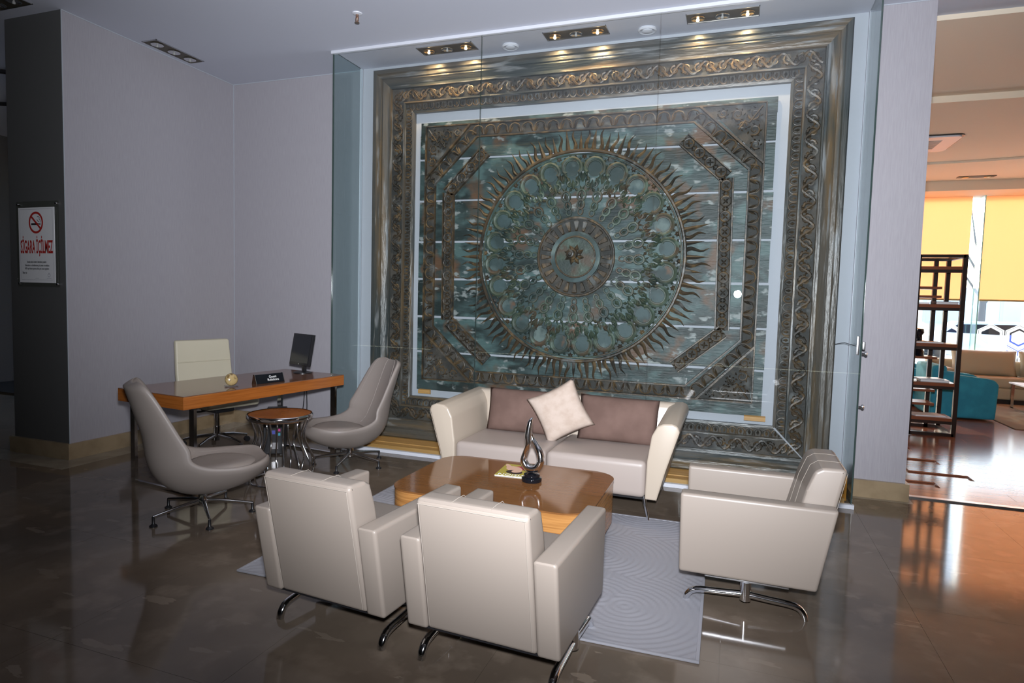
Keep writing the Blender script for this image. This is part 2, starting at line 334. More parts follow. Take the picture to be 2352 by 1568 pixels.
# ================================================================== CARVED FRAME
FX0, FX1, FZ0, FZ1, U = -3.545, 0.755, 0.066, 3.755, 0.425
frame = thing('carved_frame', 'wide weathered carved wooden frame bordering the sun panel', 'frame', (-1.4, YB - .02, FZ0))
FO = Vector((-1.4, YB - .02, FZ0))
prof = [(0, 0.0), (0, .125), (.012, .14), (.045, .14), (.056, .122), (.085, .118), (.09, .105), (.105, .11), (.115, .10),
        (.135, .088), (.15, .075), (.165, .072), (.17, .088), (.182, .088), (.186, .058), (.312, .044), (.315, .068), (.328, .068), (.332, .036), (.40, .026), (.404, .05), (.425, .044), (.425, 0.0)]
def side_pt(side, t, u, d):
    """t 0..1 along the side between the mitres, u inward, d towards the viewer -> local xyz"""
    if side == 'top': x = FX0 + u + t * (FX1 - FX0 - 2 * u); z = FZ1 - u
    elif side == 'bottom': x = FX0 + u + t * (FX1 - FX0 - 2 * u); z = FZ0 + u
    elif side == 'left': z = FZ0 + u + t * (FZ1 - FZ0 - 2 * u); x = FX0 + u
    else: z = FZ0 + u + t * (FZ1 - FZ0 - 2 * u); x = FX1 - u
    return Vector((x, YB - .016 - d, z)) - FO
def spiral(c, r0, turns, a0, sgn=1, n=10, h=0.0):
    return [(c[0] + r0 * (1 - .8 * k / n) * cos(a0 + sgn * turns * 2 * pi * k / n), h, c[1] + r0 * (1 - .8 * k / n) * sin(a0 + sgn * turns * 2 * pi * k / n)) for k in range(n + 1)]
def leaf(mb, p, q, w, h=0.012, base=0.0):
    """ridged pointed leaf from p to q in the local xz plane, proud towards -y"""
    p = Vector((p[0], 0, p[1])); q = Vector((q[0], 0, q[1])); d = q - p; n = Vector((-d.z, 0, d.x)).normalized() * w
    y = Vector((0, -h, 0)); b0 = Vector((0, base, 0)); m_ = p + d * .4
    mb.add([p + b0, m_ + n + b0, q + b0, m_ - n + b0, m_ + y, p + y * .6], [(0, 5, 1), (5, 4, 1), (4, 2, 1), (4, 3, 2), (5, 3, 4), (0, 3, 5)])
# acanthus scroll motif, period .2 wide, .12 high, lying in xz, proud to -y
def scroll_motif(P=.2, H=.115):
    mb = MB()
    for s_, x0 in ((1, 0), (-1, P / 2)):
        stem = [(x0 + P / 2 * k / 8 - P * .25 + P / 4, -.008, s_ * (-H * .42 + H * .84 * (1 - cos(pi * k / 8)) / 2)) for k in range(9)]
        mb.tube([(p[0] - P / 4, p[1], p[2]) for p in stem], [.012] * 9, 5, sx=.9)
        mb.tube(spiral((x0 + P * .22 - P / 4, s_ * -.004), H * .36, 1.25, pi * (.5 if s_ > 0 else 1.5), s_, 11, -.008), [.012 - .0006 * k for k in range(12)], 5)
        for a in (.25, .85, 1.5, 2.2, 2.9):
            cx, cz = x0 + P * .22 - P / 4, s_ * -.004
            leaf(mb, (cx + H * .3 * cos(a), cz + s_ * H * .3 * sin(a)), (cx + H * .5 * cos(a + .45), cz + s_ * H * .47 * sin(a + .45)), .017, .018, .004)
    leaf(mb, (-P * .5, -H * .45), (-P * .42, -H * .1), .012); leaf(mb, (0, H * .45), (.02, H * .1), .012)
    return mb.mesh('scroll_carving', 'relief_brown', 40)
scroll_me = scroll_motif()
def tongue_motif(w=.062, h=.062):
    mb = MB(); pts = [(-w / 2 * cos(a), h * .15 - h * .62 * sin(a) - .0) for a in [0, .4, .8, 1.2, pi / 2, pi - 1.2, pi - .8, pi - .4, pi]]
    pts = [(-w * .42, h / 2)] + pts + [(w * .42, h / 2)]
    mb.tube([(p[0], -.006, p[1]) for p in pts], .006, 5)
    leaf(mb, (0, h * .45), (0, -h * .3), w * .2, .013)
    return mb.mesh('tongue_carving', 'relief_brown', 40)
tongue_me = tongue_motif()
side_rot = dict(top=0, bottom=pi, left=-pi / 2, right=pi / 2)
for side in ('top', 'bottom', 'left', 'right'):
    N = 2; vs = []; fs = []
    for k in range(N + 1):
        for (u, d) in prof: vs.append(side_pt(side, k / N, u, d))
    m_ = len(prof)
    for k in range(N):
        for i in range(m_ - 1):
            f = (k * m_ + i, k * m_ + i + 1, (k + 1) * m_ + i + 1, (k + 1) * m_ + i)
            fs.append(f if side in ('top', 'right') else f[::-1])
    o = MB().add(vs, fs).obj('frame_rail', ['frame_rail_across' if side in ('top', 'bottom') else 'frame_rail_upright', 'relief_dark'], frame, smooth=25)
    for i, p in enumerate(o.data.polygons):
        if (i % (m_ - 1)) in (14, 18): p.material_index = 1
    span = (FX1 - FX0) if side in ('top', 'bottom') else (FZ1 - FZ0)
    # normal tilt of the band
    tilt = math.atan2(.015, .126)
    ln = span - 2 * .25; n = round(ln / .2)
    for k in range(n):
        t = (k + .5) / n; p = side_pt(side, t, .249, .051)
        link('scroll_carving', scroll_me, frame, p, (0, side_rot[side], 0), (ln / n / .2, 1, 1))
    ln = span - 2 * .366; n = round(ln / .068)
    for k in range(n):
        t = (k + .5) / n; p = side_pt(side, t, .366, .032)
        link('tongue_carving', tongue_me, frame, p, (0, side_rot[side], 0), (ln / n / .068, 1, 1))

a, b = side_pt('bottom', 1, .415, .055), side_pt('bottom', 1, .15, .12)
MB().tube([a, a.lerp(b, .5) + Vector((0, -.004, 0)), b], [.008, .006, .003], 5).obj('mitre_gap', 'white_wall', frame, smooth=0)

# ================================================================== SUN PANEL
PX0, PX1, PZ0, PZ1 = -3.05, 0.24, 0.565, 3.225
CX, CZ, RD = -1.41, 1.91, 0.965
YP = 5.703                                   # front face of the planks
panel = thing('sun_panel', 'antique carved wooden ceiling panel with sun disc, green paint and white gaps', 'carved panel', (CX, YP, PZ0))
PO = Vector((CX, YP, PZ0))
gaps = [PZ0, 0.953, 1.309, 1.688, 2.055, 2.46, 2.865, 3.10, PZ1]
for i in range(len(gaps) - 1):
    g0 = .0105 if i else 0; g1 = .0105 if i < len(gaps) - 2 else 0
    if i == 6: g1 = .001
    if i == 7: g0 = .001
    a = random.uniform(-.006, .006); b = random.uniform(-.006, .006)
    z0, z1 = gaps[i] + g0 - PZ0, gaps[i + 1] - g1 - PZ0
    m2 = MB(); n = 12
    vs = []; 
    for k in range(n + 1):
        x = PX0 + a + (PX1 - PX0 + b - a) * k / n - CX; j0 = random.uniform(-.0015, .0015); j1 = random.uniform(-.0015, .0015)
        vs += [(x, 0, z0 + j0), (x, 0, z1 + j1), (x, .02, z1 + j1), (x, .02, z0 + j0)]
    fs = []
    for k in range(n):
        for q in range(4): fs.append((k * 4 + q, (k + 1) * 4 + q, (k + 1) * 4 + (q + 1) % 4, k * 4 + (q + 1) % 4)[::-1])
    fs += [(0, 1, 2, 3)[::-1], tuple(n * 4 + q for q in range(4))]
    m2.add(vs, fs).obj('plank', 'plank', panel, smooth=0)
def L(x, z, y=0): return Vector((x - CX, y, z - PZ0))
# rails of the outer border + outer octagon
def strip(name, a, b, w, h, m_, y=0.0):
    """flat raised strip between two xz points"""
    a = Vector((a[0], 0, a[1])); b = Vector((b[0], 0, b[1])); d = (b - a); n = Vector((-d.z, 0, d.x)).normalized() * w / 2
    A = [a - n, b - n, b + n, a + n]; B = [a - n * .7, b - n * .7, b + n * .7, a + n * .7]
    vs = [L(p.x, p.z, y) for p in A] + [L(p.x, p.z, y - h) for p in B]
    o = MB().add(vs, [(0, 1, 5, 4), (1, 2, 6, 5), (2, 3, 7, 6), (3, 0, 4, 7), (4, 5, 6, 7), (3, 2, 1, 0)]).obj(name, m_, panel, smooth=0)
    me = o.data; b_ = bmesh.new(); b_.from_mesh(me); bmesh.ops.recalc_face_normals(b_, faces=b_.faces[:]); b_.to_mesh(me); b_.free(); return o
bx0, bx1, bz0, bz1 = -2.985, 0.155, 0.675, 3.185
cx0, cx1, cz0, cz1 = -2.875, 0.04, 0.785, 3.06
for (a, b) in (((bx0, bz0), (bx0, bz1)), ((bx1, bz0), (bx1, bz1)), ((bx0, bz0), (bx1, bz0)), ((bx0, bz1), (bx1, bz1))): strip('border_rail', a, b, .016, .022, 'relief_brown')
K = .50
out_oct = [((cx0, cz1 - .43), (cx0 + .44, cz1)), ((cx1 - .46, cz1), (cx1, cz1 - .42)), ((cx0, cz0 + .43), (cx0 + .47, cz0)), ((cx1 - .44, cz0), (cx1, cz0 + .42))]
for (a, b) in out_oct: strip('octagon_rail', a, b, .018, .025, 'relief_brown')
for (a, b) in (((cx0, cz0 + .43), (cx0, cz1 - .43)), ((cx1, cz0 + .42), (cx1, cz1 - .42)), ((cx0 + .44, cz1), (cx1 - .46, cz1)), ((cx0 + .47, cz0), (cx1 - .44, cz0))): strip('octagon_rail', a, b, .016, .022, 'relief_brown')
out2 = [((bx0, bz1 - .51), (bx0 + .48, bz1)), ((bx1 - .53, bz1), (bx1, bz1 - .50)), ((bx0, bz0 + .49), (bx0 + .53, bz0)), ((bx1 - .46, bz0), (bx1, bz0 + .48))]
for (a, b) in out2: strip('octagon_rail', a, b, .024, .032, 'relief_brown')
# dark ground between the rails
for (a, b, w) in (((bx0 + .055, bz0 + .1), (bx0 + .055, bz1 - .1), .1), ((bx1 - .058, bz0 + .1), (bx1 - .058, bz1 - .1), .1), ((bx0 + .1, bz0 + .055), (bx1 - .1, bz0 + .055), .1), ((bx0 + .1, bz1 - .062), (bx1 - .1, bz1 - .062), .11)):
    strip('border_ground', a, b, w, .006, 'relief_dark')
for (o1, o2) in zip(out_oct, out2):
    a = ((o1[0][0] + o2[0][0]) / 2, (o1[0][1] + o2[0][1]) / 2); b = ((o1[1][0] + o2[1][0]) / 2, (o1[1][1] + o2[1][1]) / 2)
    strip('octagon_ground', a, b, .085, .007, 'relief_dark')
# arch motif of the border
def arch_motif(w=.12, h=.1):
    mb = MB()
    mb.tube([(-w * .46, -.008, -h * .45)] + [(w * .42 * -cos(a), -.01, -h * .1 + h * .5 * sin(a)) for a in [0, .45, .9, pi / 2, pi - .9, pi - .45, pi]] + [(w * .46, -.008, -h * .45)], .0075, 5)
    for s_ in (-1, 1):
        leaf(mb, (s_ * w * .44, -h * .45), (s_ * w * .12, h * .28), .012, .016); leaf(mb, (s_ * w * .46, -h * .48), (s_ * w * .22, -h * .1), .010, .014)
    mb.lathe([(0, -.012), (.014, -.008), (.017, 0)], 7, c=(0, 0, -h * .42), M_=Matrix.Rotation(-pi / 2, 4, 'X') @ Matrix.Diagonal((1, 1, -1, 1)))
    return mb.mesh('arch_carving', 'relief_brown', 40)
arch_me = arch_motif()
def run(me, name, a, b, pitch, rot, y, base):
    ln = hypot(b[0] - a[0], b[1] - a[1]); n = max(1, round(ln / pitch))
    for k in range(n):
        t = (k + .5) / n; link(name, me, panel, L(a[0] + (b[0] - a[0]) * t, a[1] + (b[1] - a[1]) * t, y), (0, rot, 0), (ln / n / base, 1, 1))
run(arch_me, 'arch_carving', (bx0 + .5, bz1 - .062), (bx1 - .52, bz1 - .062), .122, 0, -.005, .122)
run(arch_me, 'arch_carving', (bx0 + .52, bz0 + .055), (bx1 - .48, bz0 + .055), .122, pi, -.005, .122)
run(arch_me, 'arch_carving', (bx0 + .055, bz0 + .5), (bx0 + .055, bz1 - .5), .122, -pi / 2, -.005, .122)
run(arch_me, 'arch_carving', (bx1 - .058, bz0 + .5), (bx1 - .058, bz1 - .5), .122, pi / 2, -.005, .122)
for (o1, o2) in zip(out_oct, out2):
    a = ((o1[0][0] + o2[0][0]) / 2, (o1[0][1] + o2[0][1]) / 2); b = ((o1[1][0] + o2[1][0]) / 2, (o1[1][1] + o2[1][1]) / 2)
    run(arch_me, 'arch_carving', a, b, .122, -math.atan2(b[1] - a[1], b[0] - a[0]), -.005, .122)
# corner triangles: fields of scrolls
def corner_motif():
    mb = MB()
    for (x, z, r, a0, sg) in ((.08, .08, .055, 0, 1), (.21, .075, .05, 2, -1), (.075, .21, .05, 1, 1), (.33, .06, .04, 0, 1), (.06, .33, .04, 2, -1), (.17, .17, .035, 3, 1)):
        mb.tube(spiral((x, z), r, 1.3, a0, sg, 11, -.01), [.0085 - .0004 * k for k in range(12)], 5)
        for q in range(7):
            a = a0 + q * .9; leaf(mb, (x + r * .9 * cos(a), z + r * .9 * sin(a)), (x + r * 1.35 * cos(a + .5), z + r * 1.35 * sin(a + .5)), .010, .016, .004)
    mb.tube([(.02, -.01, .02), (.12, -.012, .15), (.15, -.012, .13), (.2, -.01, .2)], .008, 5)
    return mb.mesh('corner_scroll', 'relief_brown', 40)
corner_me = corner_motif()
tri_me = MB().add([(0, -.004, 0), (.46, -.004, 0), (0, -.004, .46), (0, 0, 0), (.46, 0, 0), (0, 0, .46)], [(0, 1, 2), (0, 3, 4, 1), (1, 4, 5, 2), (2, 5, 3, 0)]).mesh('corner_ground', 'relief_dark', 0)
for (x, z, s1, s2) in ((bx0 + .012, bz1 - .012, 1, -1), (bx1 - .012, bz1 - .012, -1, -1), (bx0 + .012, bz0 + .012, 1, 1), (bx1 - .012, bz0 + .012, -1, 1)):
    link('corner_scroll', corner_me, panel, L(x, z, -.004), None, (s1, 1, s2)); link('corner_ground', tri_me, panel, L(x, z, -.001), None, (s1, 1, s2))
# inner octagon: six raised strips with rings
in_oct = [((-2.715, 1.285), (-2.725, 2.535)), ((-0.115, 1.285), (-0.135, 2.575)), ((-2.735, 2.525), (-2.345, 2.915)), ((-0.50, 2.92), (-0.135, 2.585)), ((-2.70, 1.265), (-2.285, 0.90)), ((-0.105, 1.275), (-0.50, 0.945))]
def ring_motif():
    mb = MB(); mb.tube([(.042 * cos(2 * pi * k / 12), -.008, .042 * sin(2 * pi * k / 12)) for k in range(12)], .0075, 5, closed=True)
    for k in range(4): leaf(mb, (0, 0), (.034 * cos(pi / 4 + k * pi / 2), .034 * sin(pi / 4 + k * pi / 2)), .008, .014)
    for s_ in (-1, 1): leaf(mb, (s_ * .045, 0), (s_ * .064, .03), .008, .014); leaf(mb, (s_ * .045, 0), (s_ * .064, -.03), .008, .014)
    return mb.mesh('ring_carving', 'relief_brown', 40)
ring_me = ring_motif()
for (a, b) in in_oct:
    strip('inner_octagon_strip', a, b, .125, .018, 'relief_dark')
    d = Vector((b[0] - a[0], b[1] - a[1])); nn = Vector((-d.y, d.x)).normalized() * .055
    for s_ in (-1, 1): strip('inner_octagon_rail', (a[0] + nn.x * s_, a[1] + nn.y * s_), (b[0] + nn.x * s_, b[1] + nn.y * s_), .014, .034, 'relief_brown')
    run(ring_me, 'ring_carving', a, b, .125, -math.atan2(d.y, d.x), -.018, .125)
# rays
def ray_straight(ln=.215, w=.024):
    mb = MB(); mb.add([(0, -.006, -w), (0, -.022, 0), (0, -.006, w), (ln * .5, -.005, w * .6), (ln * .5, -.02, 0), (ln * .5, -.005, -w * .6), (ln, -.004, 0), (0, 0, -w), (0, 0, w), (ln, 0, 0)],
                 [(0, 1, 4, 5), (1, 2, 3, 4), (5, 4, 6), (4, 3, 6), (0, 5, 6, 9, 7), (2, 8, 9, 6, 3)]); return mb.mesh('ray', 'relief_brown', 30)
def ray_wavy(ln=.205, w=.020, sg=1):
    mb = MB(); n = 9; vs = []; fs = []
    for k in range(n):
        t = k / (n - 1); ww = w * (1 - t) ** .7 + .001; z = sg * .014 * sin(t * 2.2 * pi); x = ln * t
        vs += [(x, 0, z - ww), (x, -.018 * (1 - .5 * t), z), (x, 0, z + ww)]
    for k in range(n - 1): fs += [(k * 3, k * 3 + 1, k * 3 + 4, k * 3 + 3), (k * 3 + 1, k * 3 + 2, k * 3 + 5, k * 3 + 4)]
    return mb.add(vs, fs).mesh('ray', 'relief_brown', 50)
rays = [ray_straight(), ray_wavy(), ray_straight(.18, .020), ray_wavy(.21, .020, -1)]
NR = 104
for k in range(NR):
    a = 2 * pi * k / NR; link('ray', rays[k % 4], panel, L(CX + RD * cos(a), CZ + RD * sin(a), -.001), (0, -a, 0), (random.uniform(.88, 1.06), 1, 1))
def ringtube(name, r, tr, m_, y, n=72, cx=CX, cz=CZ):
    MB().tube([L(cx + r * cos(2 * pi * k / n), cz + r * sin(2 * pi * k / n), y) for k in range(n)], tr, 7, closed=True, up=(0, 1, 0)).obj(name, m_, panel, smooth=50)
ringtube('disc_rim', RD, .016, 'relief_brown', -.01); ringtube('disc_rim', RD - .032, .007, 'relief_green', -.006)
# arches of the disc
def lobe_motif():
    mb = MB(); r = .088; pts = [(-r * .72, -.05), (-r * .98, -.03)] + [(-r * cos(a), r * sin(a)) for a in [0, .35, .7, 1.05, pi / 2 - .2, pi / 2 + .2, pi - 1.05, pi - .7, pi - .35, pi]] + [(r * .98, -.03), (r * .72, -.05)]
    mb.tube([(p[1] + 0, -.012, p[0]) for p in pts], .017, 6, up=(0, 1, 0)); mb.tube([(p[1] * .8 - .002, -.008, p[0] * .78) for p in pts], .008, 5, up=(0, 1, 0))
    for q in range(7):
        a = -1.4 + q * .47; leaf(mb, (.095 * cos(a), .098 * sin(a)), (.122 * cos(a + .2), .122 * sin(a + .2)), .014, .018)
    for s_ in (-1, 1):
        leaf(mb, (-.03, s_ * .085), (-.095, s_ * .05), .02, .024); leaf(mb, (-.05, s_ * .09), (-.14, s_ * .085), .022, .024); leaf(mb, (-.07, s_ * .06), (-.15, s_ * .02), .02, .022); leaf(mb, (-.09, s_ * .03), (-.12, s_ * .075), .014, .02)
    return mb.mesh('lobe_arch', 'relief_green', 45)
lobe_me = lobe_motif()
field_me = MB().add([(.07 * cos(2 * pi * k / 12) - .008, -.004, .07 * sin(2 * pi * k / 12)) for k in range(12)] + [(.07 * cos(2 * pi * k / 12) - .008, 0, .07 * sin(2 * pi * k / 12)) for k in range(12)],
                    [tuple(range(12))[::-1]] + [(k, (k + 1) % 12, 12 + (k + 1) % 12, 12 + k) for k in range(12)]).mesh('lobe_field', 'relief_field', 0)
def gourd_motif():
    mb = MB()
    mb.tube([(.05 * cos(2 * pi * k / 12) * .95 + .075, -.01, .042 * sin(2 * pi * k / 12)) for k in range(12)], .012, 5, closed=True, up=(0, 1, 0))
    mb.tube([(.04 * cos(2 * pi * k / 12) - .01, -.01, .032 * sin(2 * pi * k / 12)) for k in range(12)], .011, 5, closed=True, up=(0, 1, 0))
    mb.tube([(.03 * cos(2 * pi * k / 10) - .075, -.009, .024 * sin(2 * pi * k / 10)) for k in range(10)], .009, 5, closed=True, up=(0, 1, 0))
    leaf(mb, (.04, 0), (.11, 0), .024, .018); leaf(mb, (-.04, 0), (.02, 0), .018, .016); leaf(mb, (.12, 0), (.17, .03), .01, .014); leaf(mb, (.12, 0), (.17, -.03), .01, .014)
    return mb.mesh('gourd_carving', 'relief_green', 45)
gourd_me = gourd_motif()
def curl_motif():
    mb = MB()
    for s_ in (-1, 1): mb.tube(spiral((0, s_ * .03), .03, 1.0, 0, s_, 9, -.01), [.011 - .0007 * k for k in range(10)], 5)
    leaf(mb, (-.05, 0), (.05, 0), .026, .024); leaf(mb, (-.01, .03), (.035, .075), .02, .02); leaf(mb, (-.01, -.03), (.035, -.075), .02, .02); leaf(mb, (-.03, .01), (-.07, .05), .016, .018); leaf(mb, (-.03, -.01), (-.07, -.05), .016, .018)
    return mb.mesh('curl_carving', 'relief_green', 45)
curl_me = curl_motif()
def rosette_motif():
    mb = MB()
    for k in range(6): leaf(mb, (0, 0), (.03 * cos(k * pi / 3), .03 * sin(k * pi / 3)), .011, .012)
    mb.lathe([(0, .016), (.008, .012), (.011, .004)], 8, M_=Matrix.Rotation(pi / 2, 4, 'X')); return mb.mesh('rosette', 'relief_brown', 45)
ros_me = rosette_motif()
for k in range(24):
    a = 2 * pi * (k + .35) / 24
    def at(r, an): return L(CX + r * cos(an), CZ + r * sin(an), -.001)
    link('lobe_arch', lobe_me, panel, at(.815, a), (0, -a, 0)); link('lobe_field', field_me, panel, at(.815, a), (0, -a, 0))
    link('curl_carving', curl_me, panel, at(.665, a), (0, -a, 0), (1, 1, .95))
    b = a + pi / 24
    link('rosette', ros_me, panel, at(.915, b), (0, -b, 0)); link('gourd_carving', gourd_me, panel, at(.49, b), (0, -b, 0), (1, 1, .95))
# hub: wide ring with wedge petals, ring, plate and boss
hx, hz = -1.423, 1.908
def annulus(name, r0, r1, y0, y1, m_, n=48):
    vs = []; fs = []
    for k in range(n):
        c, s_ = cos(2 * pi * k / n), sin(2 * pi * k / n)
        vs += [L(hx + r1 * c, hz + r1 * s_, 0), L(hx + r1 * c, hz + r1 * s_, y1), L(hx + r0 * c, hz + r0 * s_, y0), L(hx + r0 * c, hz + r0 * s_, 0)]
    for k in range(n):
        j = (k + 1) % n
        for q in range(3): fs.append((k * 4 + q, j * 4 + q, j * 4 + q + 1, k * 4 + q + 1))
    MB().add(vs, fs).obj(name, m_, panel, smooth=40)
annulus('hub_ring', .225, .355, -.008, -.020, 'relief_dark'); ringtube('hub_rim', .357, .012, 'relief_brown', -.02, 56, hx, hz)
annulus('hub_band', .19, .232, -.035, -.035, 'relief_field'); ringtube('hub_rim', .186, .008, 'relief_brown', -.036, 48, hx, hz)
annulus('hub_plate', .0, .186, -.03, -.028, 'relief_green')
wedge = MB(); wedge.add([(0, 0, -.012), (0, 0, .012), (.095, 0, .028), (.095, 0, -.028), (.01, -.016, -.008), (.01, -.016, .008), (.085, -.02, .022), (.085, -.02, -.022), (.105, -.006, 0)],
                        [(0, 1, 5, 4), (1, 2, 6, 5), (3, 0, 4, 7), (4, 5, 6, 7), (2, 8, 6), (6, 8, 7), (7, 8, 3)])
wedge_me = wedge.mesh('petal_wedge', 'relief_brown', 30)
for k in range(24):
    a = 2 * pi * k / 24; link('petal_wedge', wedge_me, panel, L(hx + .238 * cos(a), hz + .238 * sin(a), -.008), (0, -a, 0))
mb = MB()
for k in range(8):
    a = k * pi / 4 + .3; leaf(mb, (.03 * cos(a), .03 * sin(a)), (.10 * cos(a + .2), .10 * sin(a + .2)), .024, .03)
mb.obj('boss_leaves', 'relief_brown', panel, L(hx - .01, hz + .02, -.03), 40)
MB().lathe([(0, .10), (.014, .098), (.02, .085), (.034, .08), (.04, .06), (.03, .045), (.05, .03), (.055, .0)], 20, M_=Matrix.Rotation(pi / 2, 4, 'X')).obj('boss', 'relief_brown', panel, L(hx - .03, hz + .025, -.03), 40)
# loose block under the panel's corner
for (x, w) in ((-2.97, .16), (.17, .2)): strip('support_block', (x - w / 2 + .03, PZ0 - .02), (x + w / 2, PZ0 - .02), .05, .03, 'pine')

# ================================================================== CEILING FIXTURES
def downlight(x, y, along, lit, label, n=3, group=None):
    t = thing('recessed_downlight', label, 'downlight', (x, y, ZC), 0 if along == 'x' else pi / 2, group)
    ln, w = .56, .18
    mb = MB()
    mb.box(-ln / 2, ln / 2, -w / 2, -w / 2 + .006, -.008, -.001).box(-ln / 2, ln / 2, w / 2 - .006, w / 2, -.008, -.001).box(-ln / 2, -ln / 2 + .006, -w / 2, w / 2, -.008, -.001).box(ln / 2 - .006, ln / 2, -w / 2, w / 2, -.008, -.001)
    mb.obj('trim', 'steel', t, smooth=0)
    MB().box(-ln / 2 + .006, ln / 2 - .006, -w / 2 + .006, w / 2 - .006, -.005, -.001).obj('plate', 'dark_steel', t, smooth=0)
    for k in range(n):
        px = (k - 1) * .19; on = lit and k != 1
        r = MB().lathe([(.052, -.006), (.056, -.012), (.05, -.014), (.040, -.008), (.02, -.0055), (0, -.005)], 24).obj('reflector', 'reflector_lit' if on else 'chrome', t, (px, 0, 0), 40)
        MB().lathe([(0, -.034), (.010, -.031), (.013, -.022), (.010, -.012), (.006, -.005)], 14).obj('bulb', 'bulb' if on else 'grey_metal', r, smooth=40)
        if on:
            sp = bpy.data.lights.new('halogen', 'SPOT'); sp.energy = 20; sp.color = (1, .70, .36); sp.spot_size = radians(140); sp.spot_blend = .8; sp.shadow_soft_size = .02
            so = bpy.data.objects.new('halogen', sp); COL.objects.link(so); so.location = (x + px, y, ZC - .05)
            so.rotation_euler = (radians(10), 0, 0)
    return t
downlight(-2.665, 5.47, 'x', True, 'lit bronze ceiling downlight inside the case, leftmost of three')
downlight(-1.43, 5.47, 'x', True, 'lit bronze ceiling downlight inside the case, middle of three')
downlight(-0.22, 5.46, 'x', True, 'lit bronze ceiling downlight inside the case, rightmost of three')
downlight(-5.29, 4.81, 'y', False, 'unlit triple downlight in the ceiling beside the left wall')
downlight(-5.86, 3.60, 'x', False, 'unlit downlight in the dark ceiling corner above the column')
for x, y, lb in ((-2.073, 5.575, 'small round white ceiling vent between left and middle lit downlights'), (-0.83, 5.565, 'small round white ceiling vent between middle and right lit downlights')):
    t = thing('ceiling_vent', lb, 'vent', (x, y, ZC), 0)
    MB().lathe([(.078, -.001), (.08, -.012), (.07, -.022), (.052, -.016), (.05, -.004)], 28).obj('rim', 'aluminium', t, smooth=40)
    MB().lathe([(.044, -.004), (.046, -.022), (.03, -.028), (0, -.03)], 24).obj('disc', 'aluminium', t, smooth=40)
t = thing('fire_sprinkler', 'small brass fire sprinkler with white rosette on the ceiling', 'sprinkler', (-3.07, 4.6, ZC))
MB().lathe([(.0, -.001), (.042, -.001), (.04, -.008), (.016, -.014), (0, -.014)], 22).obj('rosette', 'aluminium', t, smooth=40)
mb = MB().lathe([(.012, -.012), (.012, -.035), (.007, -.04), (.004, -.07), (0, -.07)], 12)
mb.tube([(.011, 0, -.034), (.016, 0, -.055), (.004, 0, -.075)], .003, 5); mb.tube([(-.011, 0, -.034), (-.016, 0, -.055), (-.004, 0, -.075)], .003, 5); mb.lathe([(0, -.074), (.02, -.076), (.02, -.079), (0, -.08)], 14)
mb.obj('head', mat('brass', (.45, .28, .2), .3, metal=1), t, smooth=40)
t = MB().tube([(-8.3 + .95 * cos(2 * pi * k / 48), 5.0 + .95 * sin(2 * pi * k / 48) * .6, ZC - .03) for k in range(48)], .025, 6, closed=True).obj('ceiling_ring', 'black_plastic', smooth=50)
tag(t, 'dark curved ceiling ring in the unlit corridor behind the column', 'ceiling ring')

# ================================================================== NO SMOKING SIGN
sg = thing('no_smoking_sign', 'clear acrylic no smoking sign with white paper on the dark column', 'sign', (-5.765, 3.83, 1.875))
MB().rbox(-.265, .265, -.028, -.020, -.37, .37, .003, 1).obj('acrylic_plate', 'acrylic', sg, smooth=0)
pp = MB().box(-.225, .225, -.034, -.030, -.335, .315).obj('paper', 'paper', sg, smooth=0)
for x in (-.24, .24):
    for z in (-.345, .345): MB().lathe([(0, .032), (.009, .032), (.011, .028), (.011, .0), (0, .0)], 12, M_=Matrix.Rotation(pi / 2, 4, 'X')).obj('standoff', 'chrome', sg, (x, -.001, z), 40)
def on_paper(me, x, z, sub_=None, name='lettering', y=-.0352):
    return link(name, me, sub_ or pp, (x, y, z), (pi / 2, 0, 0))
mb = MB(); n = 40
def flat_ring(mb, cx, cz, r0, r1, y, n=40, sz=1.0):
    vs = []; fs = []
    for k in range(n):
        c, s_ = cos(2 * pi * k / n), sin(2 * pi * k / n); vs += [(cx + r0 * c, y, cz + r0 * s_ * sz), (cx + r1 * c, y, cz + r1 * s_ * sz)]
    for k in range(n): j = (k + 1) % n; fs.append((2 * k, 2 * k + 1, 2 * j + 1, 2 * j))
    mb.add(vs, fs)
def flat_quad(mb, a, b, w, y):
    d = Vector((b[0] - a[0], b[1] - a[1])); nn = Vector((-d.y, d.x)).normalized() * w / 2
    mb.add([(a[0] - nn.x, y, a[1] - nn.y), (b[0] - nn.x, y, b[1] - nn.y), (b[0] + nn.x, y, b[1] + nn.y), (a[0] + nn.x, y, a[1] + nn.y)], [(0, 1, 2, 3)])
mb = MB(); flat_ring(mb, -.0, .185, .072, .09, -.0362, sz=1.05); flat_quad(mb, (-.055, .235), (.055, .135), .018, -.0364); mb.obj('prohibition_ring', 'red_ink', pp, smooth=0)
mb = MB(); flat_quad(mb, (-.06, .172), (.035, .172), .016, -.0354); flat_quad(mb, (.04, .172), (.048, .172), .016, -.0354); flat_quad(mb, (.052, .172), (.058, .172), .016, -.0354)
for pts in ([(.055, .185), (.055, .205), (.04, .212), (.045, .228), (.03, .238), (.015, .232)], [(.042, .188), (.035, .195), (.02, .2), (.012, .215)]):
    for a, b in zip(pts, pts[1:]): flat_quad(mb, a, b, .005, -.0354)
mb.obj('cigarette_print', 'black_ink', pp, smooth=0)
on_paper(text_mesh('SİGARA İÇİLMEZ', .155, 'red_ink', sx=.335, bold=.0035), 0, -.03)
